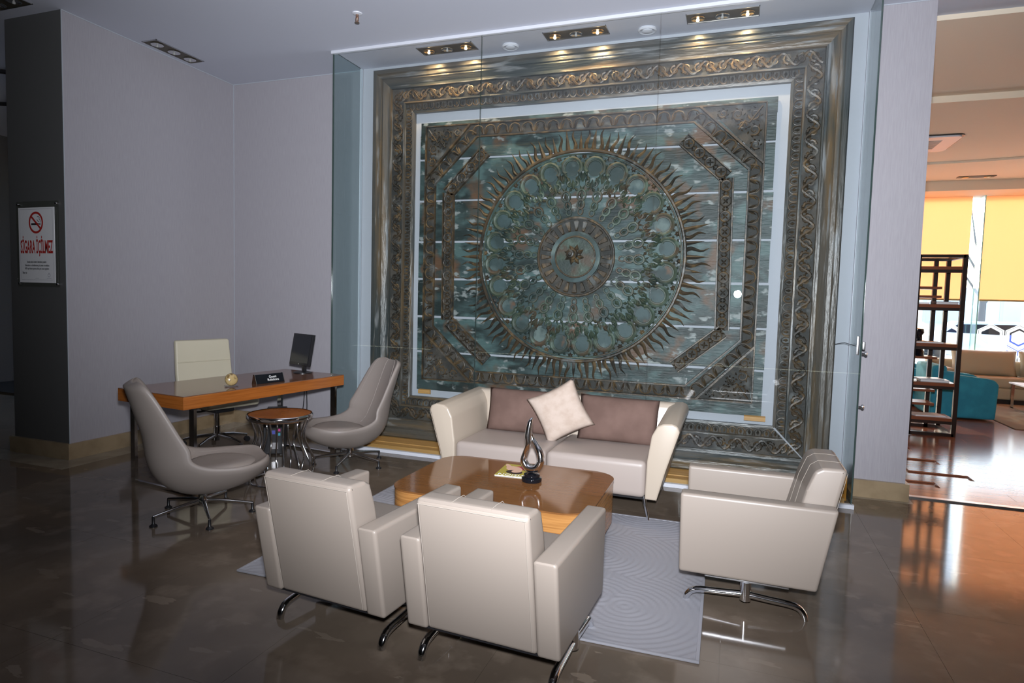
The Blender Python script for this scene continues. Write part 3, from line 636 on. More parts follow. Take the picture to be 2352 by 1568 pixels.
# thin printed border
mb = MB()
for a, b in (((-.2, .30), (.2, .30)), ((-.2, -.31), (.2, -.31)), ((-.205, .295), (-.205, -.305)), ((.205, .295), (.205, -.305))): flat_quad(mb, a, b, .002, -.0354)
mb.obj('printed_border', 'grey_ink', pp, smooth=0)
for s_, z, al, x in (('Burada tütün ürünleri tüketilmesi yasaktır.', -.155, 'CENTER', 0), ('Tüketenlere ve tüketilmesine göz yuman sorumlulara', -.185, 'CENTER', 0), ('4207 sayılı kanun uyarınca idari para cezası uygulanır.', -.213, 'CENTER', 0), ('İhbar için', -.25, 'LEFT', -.185)):
    on_paper(text_mesh(s_, .024, 'black_ink', al, sx=.6), x, z, y=-.0354)
mb = MB(); flat_ring(mb, .15, -.27, .012, .016, -.0354, 20); flat_quad(mb, (.12, -.295), (.18, -.295), .003, -.0354); flat_quad(mb, (-.02, -.296), (.02, -.296), .003, -.0354); flat_quad(mb, (.15, -.262), (.15, -.245), .003, -.0354)
mb.obj('printed_emblem', 'grey_ink', pp, smooth=0)

# ================================================================== RUG
rg = thing('grey_area_rug', 'light grey rug with fine wavy pile under the coffee table', 'rug', (-1.29, 3.5, 0), radians(1.0))
RX, RY = 1.185, 0.85; nx, ny = 200, 120; vs = []; fs = []
cents = [(random.uniform(-1.3, 1.3), random.uniform(-1, 1)) for _ in range(26)]
for j in range(ny + 1):
    for i in range(nx + 1):
        x = -RX + 2 * RX * i / nx; y = -RY + 2 * RY * j / ny
        c = min(cents, key=lambda c: (c[0] - x) ** 2 + (c[1] - y) ** 2); d = hypot(c[0] - x, c[1] - y)
        vs.append((x, y, .009 + .0026 * sin(d * 165) + random.uniform(-.0004, .0004)))
for j in range(ny):
    for i in range(nx): a = j * (nx + 1) + i; fs.append((a, a + 1, a + nx + 2, a + nx + 1))
MB().add(vs, fs).obj('pile', 'rug', rg, smooth=60)
bd = MB()
bd.rbox(-RX - .012, RX + .012, -RY - .012, -RY + .004, .001, .012, .004, 2); bd.rbox(-RX - .012, RX + .012, RY - .004, RY + .012, .001, .012, .004, 2)
bd.rbox(-RX - .012, -RX + .004, -RY, RY, .001, .012, .004, 2); bd.rbox(RX - .004, RX + .012, -RY, RY, .001, .012, .004, 2); bd.box(-RX, RX, -RY, RY, .0005, .006)
bd.obj('binding', 'rug', rg, smooth=40)
RZ = .012

# ================================================================== COFFEE TABLE
ct = thing('coffee_table', 'low glossy brown coffee table with rounded corners', 'coffee table', (-1.315, 3.68, RZ))
def round_rect(hx_, hy_, r, n=8):
    pts = []
    for (sx_, sy_, a0) in ((1, 1, 0), (-1, 1, pi / 2), (-1, -1, pi), (1, -1, 1.5 * pi)):
        for k in range(n + 1):
            a = a0 + pi / 2 * k / n; pts.append((sx_ * (hx_ - r) + r * cos(a), sy_ * (hy_ - r) + r * sin(a)))
    return pts
def rr_slab(name, hx_, hy_, r, z0, z1, m_, parent, bev=0.0):
    mb = MB(); mb.prism(round_rect(hx_, hy_, r), z0, z1, lambda a, b, x: (a, b, x)); return mb.obj(name, m_, parent, smooth=40)
rr_slab('plinth', .52, .36, .12, 0, .07, 'black_plastic', ct)
rr_slab('body', .617, .457, .17, .07, .338, 'wood_side', ct); rr_slab('tabletop', .62, .46, .17, .338, .348, 'wood_top', ct)
CTZ = RZ + .348
# magazine
mg = thing('fashion_magazine', 'yellow covered magazine lying on the coffee table', 'magazine', (-1.335, 3.90, CTZ), radians(184))
MB().box(-.105, .105, -.142, .142, 0, .006).obj('pages', 'paper', mg, smooth=0)
cv = MB().box(-.106, .106, -.143, .143, .006, .0075).obj('cover', 'cover', mg, smooth=0)
def blob(pts, m_, z, name): MB().add([(p[0], p[1], z) for p in pts], [tuple(range(len(pts)))]).obj(name, m_, cv, smooth=0)
def ell(cx, cy, a, b, n=18, rot=0): return [(cx + a * cos(2 * pi * k / n) * cos(rot) - b * sin(2 * pi * k / n) * sin(rot), cy + a * cos(2 * pi * k / n) * sin(rot) + b * sin(2 * pi * k / n) * cos(rot)) for k in range(n)]
blob(ell(-.02, -.06, .07, .05, rot=.4), 'red_print', .0078, 'printed_dress'); blob(ell(.02, -.03, .05, .07, rot=.7), 'skin', .0079, 'printed_shoulder')
blob(ell(.0, .045, .058, .046, rot=-.3), 'hair_print', .0080, 'printed_hair'); blob(ell(-.01, .02, .032, .04, rot=-.3), 'skin', .0081, 'printed_face'); blob(ell(.07, -.08, .018, .06, rot=.5), 'skin', .0081, 'printed_arm')
link('masthead', text_mesh('VISION', .058, 'white_ink', extrude=.0002), cv, (0, .115, .0079))
# chrome sculpture
scu = thing('chrome_sculpture', 'chrome teardrop loop sculpture on a round black base', 'sculpture', (-1.172, 3.735, CTZ))
MB().lathe([(0, 0), (.062, 0), (.064, .006), (.064, .022), (.05, .028), (.052, .034), (.05, .046), (.03, .052), (0, .052)], 32).obj('base', 'gloss_black', scu, smooth=40)
pth = []; rad = []
def ctrl(pts, n=9):
    out = []
    for i in range(len(pts) - 1):
        p0, p1, p2, p3 = pts[max(i - 1, 0)], pts[i], pts[i + 1], pts[min(i + 2, len(pts) - 1)]
        for k in range(n):
            t = k / n; out.append(tuple(.5 * ((2 * p1[c]) + (-p0[c] + p2[c]) * t + (2 * p0[c] - 5 * p1[c] + 4 * p2[c] - p3[c]) * t * t + (-p0[c] + 3 * p1[c] - 3 * p2[c] + p3[c]) * t ** 3) for c in range(len(p1))))
    out.append(pts[-1]); return out
C = ctrl([(-.005, 0, .405, .004), (-.018, -.005, .375, .02), (-.028, -.008, .30, .028), (-.026, -.014, .235, .022), (-.045, -.004, .18, .022), (-.056, 0, .13, .027), (-.036, 0, .092, .031), (.0, 0, .080, .033), (.036, 0, .093, .031), (.056, 0, .135, .029), (.048, .004, .185, .026), (.020, .014, .228, .021), (-.008, .018, .268, .016), (-.018, .012, .315, .006)])
MB().tube([p[:3] for p in C], [p[3] for p in C], 12, sx=.8, up=(0, 1, 0)).obj('loop', 'sculpture_chrome', scu, smooth=60)

# ================================================================== CREAM ARMCHAIRS
def make_armchair(label):
    t = thing('swivel_armchair', label, 'armchair', group='cream leather armchairs around the coffee table')
    side = [(.315, .16), (.322, .56), (-.392, .56), (-.318, .16)]
    for s_ in (-1, 1):
        a = MB().prism(side, .236 * s_, .33 * s_, lambda y, z, x: (x, y, z), .016, 3).obj('arm', 'leather', t, smooth=40)
        # stitched seam round the outer panel
        y0 = .300; xs = .3305 * s_
        MB().tube([(xs - .012 * s_, .302, .5565), (xs - .012 * s_, -.372, .5565)], .0012, 4).tube([(xs - .012 * s_, -.3785, .545), (xs - .012 * s_, -.310, .19)], .0012, 4).obj('seam', 'thread', a, smooth=0)
    bk = MB().prism([(-.315, .165), (-.432, .725), (-.415, .737), (-.325, .735), (-.29, .715), (-.255, .62), (-.20, .40), (-.18, .165)], -.236, .236, lambda y, z, x: (x * (1 - .03 * (z - .16)), y, z), .018, 3)
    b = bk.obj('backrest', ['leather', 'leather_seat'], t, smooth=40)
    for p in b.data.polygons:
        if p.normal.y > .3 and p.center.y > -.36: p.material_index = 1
    for xx in (-.082, .082):
        MB().tube([(xx, -.424, .736), (xx, -.37, .7385), (xx, -.318, .7365), (xx, -.284, .712), (xx, -.2495, .62), (xx, -.205, .43)], .0014, 4).obj('seam', 'thread', b, smooth=0)
    MB().tube([(-.222, -.4335, .715), (.222, -.4335, .715)], .0013, 4).tube([(.219, -.4335, .715), (.221, -.322, .18)], .0013, 4).tube([(-.219, -.4335, .715), (-.221, -.322, .18)], .0013, 4).obj('seam', 'thread', b, smooth=0)
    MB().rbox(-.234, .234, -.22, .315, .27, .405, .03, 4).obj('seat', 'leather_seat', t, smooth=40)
    MB().rbox(-.238, .238, -.30, .305, .162, .275, .012, 2).obj('seat_base', 'leather', t, smooth=40)
    MB().box(-.29, .29, -.30, .30, .154, .163).obj('underside', 'black_plastic', t, smooth=0)
    for s_ in (-1, 1):
        X = .285 * s_
        MB().rbox(X - .022, X + .022, -.20, .19, .144, .155, .003, 1).obj('mounting_plate', 'steel', t, smooth=40)
        MB().lathe([(0, .05), (.026, .05), (.026, .144), (0, .144)], 18, c=(X, -.005, 0)).obj('post', 'chrome', t, smooth=40)
        P = ctrl([(X, -.278, .0), (X, -.266, .035), (X, -.225, .062), (X, -.10, .072), (X, -.005, .078), (X, .10, .072), (X, .225, .062), (X, .266, .035), (X, .278, .0)], 5)
        MB().tube(P, .0185, 10, sx=.85).obj('runner_leg', 'chrome', t, smooth=50)
    return t
ac1 = make_armchair('cream leather armchair seen from behind, nearest to the camera')
ac1.location = (-0.868, 2.52, 0.0); ac1.rotation_euler = (0, 0, radians(-3))
copy_tree(ac1, (-1.618, 2.56, 0.0), radians(-5), 'cream leather armchair seen from behind, the left one of the pair')
copy_tree(ac1, (0.100, 3.53, 0.0), radians(90), 'cream leather armchair seen from the side, at the right end of the rug')

# ================================================================== CREAM SOFA
sf = thing('loveseat_sofa', 'cream leather two seat sofa with flared arms in front of the glass', 'sofa', (-1.25, 4.72, 0))
for s_ in (-1, 1):
    poly = [(.715, .16), (.795, .16), (.845, .36), (.93, .645), (.915, .68), (.88, .695), (.82, .69), (.78, .668), (.745, .60), (.72, .42)]
    a = MB().prism([(p[0] * s_, p[1]) for p in poly], -.43, .43, lambda x, z, y: (x, y, z + .028 * (y + .43) / .86 * (z - .16) / .5), .014, 3).obj('arm', 'sofa_leather', sf, smooth=40)
    MB().tube([(p[0] * s_ * .997, -.4315, p[1] * .997 + .001) for p in poly[1:8]], .0016, 4).obj('piping', 'sofa_leather', a, smooth=0)
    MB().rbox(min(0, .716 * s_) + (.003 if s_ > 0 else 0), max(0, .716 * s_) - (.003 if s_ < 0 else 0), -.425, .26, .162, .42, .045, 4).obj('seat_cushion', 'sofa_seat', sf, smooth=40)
    for y in (-.36, .36):
        MB().tube([(.70 * s_, y, .165), (.715 * s_, y * 1.02, .10), (.745 * s_, y * 1.08, .0)], [.017, .013, .008], 10).obj('leg', 'chrome', sf, smooth=50)
MB().prism([(.20, .16), (.36, .16), (.43, .70), (.40, .722), (.34, .722), (.31, .70)], -.78, .78, lambda y, z, x: (x * (1 + .12 * (z - .16)), y, z), .02, 3).obj('backrest', 'sofa_leather', sf, smooth=40)
MB().box(-.70, .70, -.40, .34, .150, .163).obj('underside', 'black_plastic', sf, smooth=0)
def cushion(name, w, h, th, m_, n=16, pin=.06):
    vs = []; fs = []
    for sgn in (1, -1):
        for j in range(n + 1):
            for i in range(n + 1):
                u, v = -1 + 2 * i / n, -1 + 2 * j / n
                e = (max(0, 1 - abs(u) ** 3.2) * max(0, 1 - abs(v) ** 3.2)) ** .5
                px = w / 2 * u * (1 - pin * (1 - v * v) * abs(u)); pz = h / 2 * v * (1 - pin * (1 - u * u) * abs(v))
                vs.append((px, -sgn * th / 2 * e + random.uniform(-.0015, .0015), pz))
    N = (n + 1) ** 2
    for q in (0, 1):
        for j in range(n):
            for i in range(n):
                a = q * N + j * (n + 1) + i; f = (a, a + 1, a + n + 2, a + n + 1); fs.append(f if q == 0 else f[::-1])
    b = bmesh.new(); V = [b.verts.new(p) for p in vs]
    for f in fs: b.faces.new([V[k] for k in f])
    edge = [V[q * N + j * (n + 1) + i] for q in (0, 1) for j in range(n + 1) for i in range(n + 1) if i in (0, n) or j in (0, n)]
    bmesh.ops.remove_doubles(b, verts=edge, dist=.006); bmesh.ops.recalc_face_normals(b, faces=b.faces[:])
    me = bpy.data.meshes.new(name); b.to_mesh(me); b.free(); me.materials.append(MT[m_]); me.shade_smooth(); return me
bc = cushion('back_cushion', .62, .36, .16, 'velvet', 18, .03)
o = tag(link('back_cushion', bc, None, (-1.62, 4.875, .585), (radians(-12), 0, radians(-1))), 'mauve velvet back cushion at the left end of the cream sofa', 'cushion', 'velvet back cushions')
o = tag(link('back_cushion', bc, None, (-0.835, 4.865, .585), (radians(-12), radians(1), radians(1))), 'mauve velvet back cushion at the right end of the cream sofa', 'cushion', 'velvet back cushions')
tc = cushion('throw_pillow', .40, .40, .13, 'fleece', 18, .10)
tag(link('throw_pillow', tc, None, (-1.255, 4.70, .640), (radians(-14), radians(62), 0)), 'fluffy beige throw pillow standing on its corner on the sofa', 'pillow')

# ================================================================== TAUPE SHELL CHAIRS
def make_shell_chair(label, loc, face, foot0):
    t = thing('shell_lounge_chair', label, 'lounge chair', loc, -face, 'taupe shell chairs at the round side table')
    # centre line of the inner surface: (y, z); +y is the front
    cl = ctrl([(.40, .385), (.29, .335), (.12, .30), (-.05, .30), (-.18, .36), (-.255, .50), (-.31, .66), (-.355, .80), (-.385, .89), (-.40, .925)], 3)
    n = len(cl); m = 14
    def width(s): return .12 + .21 * min(1, s / .16) ** .5 if s < .16 else (.33 - .02 * (s - .16) / .3 if s < .46 else .31 - .10 * ((s - .46) / .54) ** 1.2 - .10 * max(0, (s - .86) / .14) ** 2)
    def lift(s): return .02 + .11 * sin(min(1, s / .5) * pi / 2) if s < .5 else .13 * (1 - ((s - .5) / .5)) + .03
    def thick(s): return .035 + .085 * sin(pi * min(1, s / .62)) ** .8 if s < .62 else .035 + .02 * (1 - s)
    inner = []; outer = []
    for i, (y, z) in enumerate(cl):
        s = i / (n - 1); a, b = cl[max(i - 1, 0)], cl[min(i + 1, n - 1)]
        tx = Vector((0, b[0] - a[0], b[1] - a[1])).normalized(); N = Vector((0, -tx.z, tx.y)); N = N if N.y > 0 or N.z > 0 else -N
        if N.dot(Vector((0, .5, 1))) < 0: N = -N
        W, Lf, T = width(s), lift(s), thick(s); ri = []; ro = []
        for k in range(m + 1):
            v = -1 + 2 * k / m
            p = Vector((W * sin(v * pi / 2) if False else W * v, y, z)) + N * Lf * abs(v) ** 2.4
            ri.append(p); e = max(0, 1 - abs(v) ** 2.6)
            ro.append(Vector((W * v * 1.045, y, z)) + N * (Lf * abs(v) ** 2.4 * .92) - N * (T * e + .022))
        inner.append(ri); outer.append(ro)
    vs = [p for r_ in inner for p in r_] + [p for r_ in outer for p in r_]; fs = []; Q = n * (m + 1)
    for i in range(n - 1):
        for k in range(m):
            a = i * (m + 1) + k; fs.append((a, a + 1, a + m + 2, a + m + 1)); fs.append((Q + a, Q + a + m + 1, Q + a + m + 2, Q + a + 1))
        for k in (0, m):
            a = i * (m + 1) + k; f = (a, a + m + 1, Q + a + m + 1, Q + a); fs.append(f if k == 0 else f[::-1])
    for k in range(m):
        fs.append((k, Q + k, Q + k + 1, k + 1)); a = (n - 1) * (m + 1) + k; fs.append((a, a + 1, Q + a + 1, Q + a))
    b = bmesh.new(); V = [b.verts.new(p) for p in vs]
    for f in fs: b.faces.new([V[k] for k in f])
    bmesh.ops.recalc_face_normals(b, faces=b.faces[:]); me = bpy.data.meshes.new('shell'); b.to_mesh(me); b.free()
    me.materials.append(MT['taupe']); me.shade_smooth(); sh = sub(link('shell', me, t), 1)
    for v in (-.36, .36):
        pts = []
        for i in range(int(n * .42), n - 1):
            k = (v + 1) / 2 * m; k0 = int(k); f_ = k - k0; pts.append(inner[i][k0].lerp(inner[i][k0 + 1], f_))
        MB().tube(pts, .0022, 4).obj('seam', 'taupe_seam', sh, smooth=0)
    MB().tube([inner[i][1] + Vector((0, 0, .0)) for i in range(1, n)] , .002, 4).tube([inner[i][m - 1] for i in range(1, n)], .002, 4).obj('edge_seam', 'taupe_seam', sh, smooth=0)
    # seat pad
    pad = []
    mb = MB(); vs = []; fs = []; nr, na = 5, 24
    for j in range(nr + 1):
        rr = 1 - (j / nr) ** 1.6; hgt = .045 * (1 - rr ** 4) ** .5
        for k in range(na):
            a = 2 * pi * k / na; x = .225 * rr * cos(a) * (1 - .12 * sin(a)); y = .115 + .235 * rr * sin(a)
            vs.append((x, y, .318 + .10 * max(0, y - .05) ** 1.0 * .45 + hgt + .018 * (x / .22) ** 2))
    for j in range(nr):
        for k in range(na): fs.append((j * na + k, j * na + (k + 1) % na, (j + 1) * na + (k + 1) % na, (j + 1) * na + k))
    base = [(v[0], v[1], v[2] - .045) for v in vs[:na]]
    o_ = len(vs); vs += base
    for k in range(na): fs.append((o_ + k, o_ + (k + 1) % na, (k + 1) % na, k))
    mb.add(vs, fs).obj('seat_pad', 'taupe', t, smooth=70)
    MB().lathe([(0, .07), (.032, .07), (.034, .10), (.028, .115), (.028, .18), (.05, .205), (.05, .225), (0, .225)], 20).obj('column', 'chrome', t, smooth=40)
    for k in range(5):
        a = foot0 + face + 2 * pi * k / 5; c, s_ = cos(a), sin(a)
        lg = MB().tube([(.02 * c, .02 * s_, .10), (.16 * c, .16 * s_, .085), (.315 * c, .315 * s_, .062)], [.018, .014, .010], 8, sx=.8).obj('star_leg', 'chrome', t, smooth=50)
        MB().lathe([(0, .0), (.024, .0), (.024, .008), (.012, .016), (.009, .02), (.009, .062), (0, .068)], 14, c=(.312 * c, .312 * s_, 0)).obj('glide', 'black_plastic', lg, smooth=40)
    return t
make_shell_chair('taupe leather shell chair seen from behind, near end of the desk', (-3.33, 3.225, 0), radians(36), radians(-109))
make_shell_chair('taupe leather shell chair facing left, beside the glass case', (-3.19, 4.735, 0), radians(214), radians(-77))

# ================================================================== ROUND SIDE TABLE
st = thing('round_side_table', 'round side table with wood top and curved chrome rods', 'side table', (-3.40, 4.07, 0))
MB().lathe([(0, .505), (.236, .505), (.236, .546), (0, .546)], 40).obj('tabletop', 'desk_side', st, smooth=40)
MB().lathe([(.236, .512), (.244, .508), (.252, .518), (.252, .540), (.246, .549), (.236, .548)], 40).obj('rim', 'chrome', st, smooth=50)
for k in range(14):
    a = 2 * pi * (k + .3) / 14; c, s_ = cos(a), sin(a)
    P = ctrl([(.225, .515), (.207, .46), (.188, .40), (.193, .33), (.222, .26), (.256, .19), (.268, .13), (.25, .06), (.225, .012)], 4)
    MB().tube([(p[0] * c, p[0] * s_, p[1]) for p in P], .0068, 8).obj('curved_rod', 'chrome', st, smooth=50)
MB().tube([(.226 * cos(2 * pi * k / 32), .226 * sin(2 * pi * k / 32), .009) for k in range(32)], .009, 8, closed=True).obj('base_ring', 'chrome', st, smooth=50)

# ================================================================== DESK AND WHAT STANDS ON IT
DA = math.atan2(.195, 1.656)      # clockwise turn
desk = thing('reception_desk', 'orange brown wooden desk with chrome sled legs in the corner', 'desk', (-3.951, 4.266, 0), -DA)
HL, HW = .835, .378
MB().rbox(-HW, HW, -HL, HL, .652, .744, .002, 1).obj('desktop_body', 'desk_side', desk, smooth=0)
MB().box(-HW + .001, HW - .001, -HL + .001, HL - .001, .744, .75).obj('desktop_surface', 'desk_top', desk, smooth=0)
for s_ in (-1, 1):
    y = s_ * (HL - .10)
    for x in (-1, 1): MB().box(x * (HW - .035) - .025, x * (HW - .035) + .025, y - .012, y + .012, .02, .651).obj('leg', 'chrome', desk, smooth=0)
    MB().box(-HW + .01, HW - .01, y - .012, y + .012, .0, .02).obj('sled_bar', 'chrome', desk, smooth=0)
    MB().box(-HW + .01, HW - .01, y - .02, y + .02, .642, .652).obj('mounting_bar', 'black_plastic', desk, smooth=0)
def on_desk(x, y): return (x, y, .75)
# monitor
mo = thing('computer_monitor', 'small black computer monitor at the far end of the desk', 'monitor', on_desk(-3.885, 4.965), radians(-21))
MB().lathe([(0, 0), (.085, 0), (.085, .008), (.06, .014), (0, .014)], 28).obj('base', 'black_plastic', mo, smooth=40)
MB().rbox(-.022, .022, .005, .03, .01, .14, .005, 2).obj('stand', 'black_plastic', mo, smooth=40)
hd = MB().rbox(-.165, .165, -.02, .012, -.15, .15, .005, 2).obj('housing', 'black_plastic', mo, (0, .0, .222), 40); hd.rotation_euler = (radians(-10), 0, 0)
MB().box(-.15, .15, -.0215, -.0205, -.125, .138).obj('screen', 'screen', hd, smooth=0)
MB().rbox(-.006, .006, -.0225, -.02, -.142, -.134, .001, 1).obj('power_button', 'grey_metal', hd, smooth=0)
# nameplate
npl = thing('desk_nameplate', 'black nameplate with white lettering standing on the desk', 'nameplate', on_desk(-3.685, 4.27), radians(90 - 13 - 0))
MB().prism([(-.03, .0), (.03, .0), (.012, .075), (-.0, .075)], -.135, .135, lambda y, z, x: (x, y, z), .002, 1).obj('body', 'gloss_black', npl, smooth=0)
for x in (-.136, .136): MB().prism([(-.032, .0), (.032, .0), (.013, .078), (-.002, .078)], x - .002, x + .002, lambda y, z, x: (x, y, z)).obj('clear_end', 'chrome', npl, smooth=0)
tm = text_mesh('Guest\nRelations', .03, 'white_ink', line=.85); link('lettering', tm, npl, (.03, -.0165, .039), (radians(90 - 21.8), 0, 0))
# polished stone disc
sd = thing('stone_disc_ornament', 'round polished stone disc on a small stand on the desk', 'ornament', on_desk(-3.765, 3.94), radians(60))
MB().lathe([(0, -.024), (.025, -.022), (.042, -.014), (.05, 0), (.042, .014), (.025, .022), (0, .024)], 28, M_=Matrix.Translation((0, 0, .058)) @ Matrix.Rotation(radians(80), 4, 'X')).obj('disc', 'stone_ball', sd, smooth=60)
MB().tube([(-.05, -.012, .008), (-.03, -.012, .004), (.03, -.012, .004), (.05, -.012, .008)], .004, 6).tube([(-.05, .012, .008), (-.03, .012, .004), (.03, .012, .004), (.05, .012, .008)], .004, 6).obj('stand', 'steel', sd, smooth=40)
# office chair
oc = thing('office_chair', 'ivory leather office chair behind the desk by the left wall', 'office chair', (-4.72, 4.75, 0), radians(-104))
MB().prism([(-.19, .47), (-.235, .70), (-.275, 1.02), (-.255, 1.03), (-.225, 1.02), (-.19, .71), (-.14, .48)], -.29, .29, lambda y, z, x: (x * (1 - .12 * max(0, z - .55)), y, z), .018, 3).obj('backrest', 'ivory', oc, smooth=40)
MB().tube([(-.268, -.199, .82), (.268, -.199, .82)], .005, 6).obj('back_seam', 'ivory', oc, smooth=40)
MB().rbox(-.27, .27, -.22, .30, .41, .49, .035, 4).obj('seat', 'ivory', oc, smooth=40)
MB().rbox(-.10, .10, -.12, .14, .345, .41, .02, 2).obj('mechanism', 'black_plastic', oc, smooth=40)
MB().tube([(.09, .05, .375), (.2, .06, .37), (.26, .06, .375)], .008, 6).obj('lever', 'black_plastic', oc, smooth=40)
MB().lathe([(0, .06), (.03, .06), (.03, .20), (.024, .20), (.024, .345), (0, .345)], 18).obj('gas_column', 'chrome', oc, smooth=40)
for k in range(5):
    a = 2 * pi * k / 5 + .5; c, s_ = cos(a), sin(a)
    lg = MB().tube([(.02 * c, .02 * s_, .11), (.16 * c, .16 * s_, .10), (.30 * c, .30 * s_, .072)], [.02, .017, .012], 8, sx=.8).obj('star_leg', 'chrome', oc, smooth=50)
    MB().lathe([(0, -.02), (.026, -.02), (.028, -.012), (.028, .012), (.026, .02), (0, .02)], 16, M_=Matrix.Translation((.30 * c, .30 * s_, .029)) @ Matrix.Rotation(a, 4, 'Z') @ Matrix.Rotation(pi / 2, 4, 'X')).obj('caster', 'black_plastic', lg, smooth=40)
# computer tower under the desk
pc = thing('computer_tower', 'black computer tower with coloured stickers under the desk', 'computer', (-4.11, 4.86, 0), radians(35))
MB().rbox(-.09, .09, -.2, .2, .012, .39, .006, 2).obj('case', 'pc_case', pc, smooth=40)
fr = MB().rbox(-.088, .088, -.212, -.2, .014, .388, .004, 1).obj('front_bezel', 'black_plastic', pc, smooth=40)
MB().box(-.07, .07, -.214, -.211, .315, .355).obj('disc_drive', 'pc_case', fr, smooth=0); MB().box(-.07, .07, -.214, -.211, .26, .30).obj('drive_cover', 'pc_case', fr, smooth=0)
for (x0, x1, z0, z1, m_) in ((.025, .06, .225, .25, 'magenta'), (.025, .06, .185, .21, 'cyan_lab'), (-.02, .015, .20, .235, 'blue_lab'), (-.02, .04, .06, .12, 'steel')): MB().box(x0, x1, -.214, -.211, z0, z1).obj('sticker', m_, fr, smooth=0)
for x, y in ((-.07, -.17), (.07, -.17), (-.07, .17), (.07, .17)): MB().box(x - .015, x + .015, y - .015, y + .015, 0, .014).obj('foot', 'black_plastic', pc, smooth=0)
cb = MB().tube(ctrl([(-3.99, 5.12, .70), (-4.0, 5.14, .5), (-4.03, 5.14, .3), (-4.05, 5.08, .12), (-4.03, 5.02, .01)], 5), .004, 6).tube(ctrl([(-3.97, 5.13, .70), (-3.985, 5.16, .5), (-4.0, 5.17, .3), (-4.06, 5.12, .12), (-4.05, 5.02, .01)], 5), .004, 6).obj('monitor_cable', 'black_plastic', smooth=40)
tag(cb, 'thin black cables hanging down behind the far end of desk', 'cable')
cb = MB().tube(ctrl([(-4.26, 4.98, .30), (-4.34, 4.95, .28), (-4.37, 4.92, .22), (-4.33, 4.90, .16), (-4.25, 4.93, .15)], 5), .004, 6).obj('power_cable', 'black_plastic', smooth=40)
tag(cb, 'looped black cable behind the computer tower', 'cable')
# plaque in the case
pq = thing('information_plaque', 'small orange plaque leaning inside the right end of the glass case', 'plaque', (.80, 5.31, .03), radians(20))
MB().box(-.06, .06, 0, .008, 0, .19).obj('board', 'orange_plaque', pq, smooth=0)
mb = MB()
for z in (.155, .13, .075, .06): flat_quad(mb, (-.04, z), (.04, z), .006, -.001)
mb.obj('printed_lines', 'black_ink', pq, smooth=0)

# ================================================================== NEXT ROOM
struct(MB().box(0.8, 10, 5.79, 13.45, -.12, -.014).obj('floor_next_room', 'laminate', smooth=0)); fn = bpy.data.objects['floor_next_room']
plank_me = MB().box(.001, 1.299, .001, .191, -.012, 0).mesh('laminate_plank', 'laminate', 0)
for j in range(40):
    y = 5.792 + j * .192; off = (j * .47) % 1.3
    for i in range(7):
        x = 1.34 - off + i * 1.3
        if x > 7.5 or y + .19 > 13.4: continue
        if x < 0.8: continue
        link('laminate_plank', plank_me, fn, (x, y, 0))
    if off: 
        pass
Z1, Z2, Z3, Z4 = 3.79, 3.72, 3.69, 3.53
struct(MB().box(0.8, 10, 5.95, 8.0, Z1, ZC + .15).obj('ceiling_step_1', 'ceiling_warm', smooth=0))
struct(MB().box(0.8, 10, 8.0, 11.1, Z2, ZC + .15).obj('ceiling_step_2', 'ceiling_warm', smooth=0))
# curved step
cur = [(0.8, 11.15)] + [(2.2 + 3.2 * k / 12, 11.15 - .9 * (k / 12) ** 2.2) for k in range(13)] + [(10, 10.0), (10, 12.65), (.8, 12.65)]
struct(MB().prism(cur, Z3, ZC + .14, lambda a, b, x: (a, b, x)).obj('ceiling_step_3', 'ceiling_warm', smooth=0))
struct(MB().box(0.8, 10, 12.6, 13.5, Z4, ZC + .15).obj('ceiling_bulkhead', 'ceiling_warm', smooth=0))
struct(MB().box(0.7, 0.8, 5.95, 13.5, 0, ZC).obj('wall_next_left', 'ceiling_warm', smooth=0)); struct(MB().box(10, 10.1, 5.75, 13.5, 0, ZC).box(6.5, 10, 5.75, 5.85, 0, ZC).obj('wall_next_right', 'ceiling_warm', smooth=0))
# air conditioner cassette and a spotlight
acn = thing('ceiling_air_conditioner', 'white ceiling cassette air conditioner in the sunlit room', 'air conditioner', (2.15, 9.85, Z2))
rr = MB().prism(round_rect(.42, .42, .08), -.03, -.001, lambda a, b, x: (a, b, x)).obj('panel', 'aluminium', acn, smooth=40)
MB().prism(round_rect(.45, .45, .1), -.012, -.001, lambda a, b, x: (a, b, x)).obj('shadow_gap', 'black_plastic', acn, smooth=40)
MB().box(-.24, .24, -.24, .24, -.034, -.029).obj('intake_grille', 'grey_metal', acn, smooth=0)
for k in range(9): MB().box(-.23, .23, -.215 + k * .05, -.195 + k * .05, -.038, -.033).obj('grille_slat', 'grey_metal', acn, smooth=0)
sp = thing('recessed_spotlight', 'narrow dark recessed light near the far windows', 'downlight', (3.55, 12.25, Z3))
MB().box(-.26, .26, -.07, .07, -.008, -.001).obj('plate', 'dark_steel', sp, smooth=0)
for x in (-.15, .15): MB().lathe([(.045, -.007), (.05, -.014), (.03, -.01), (0, -.009)], 18).obj('reflector', 'reflector_lit', sp, (x, 0, 0), 40)

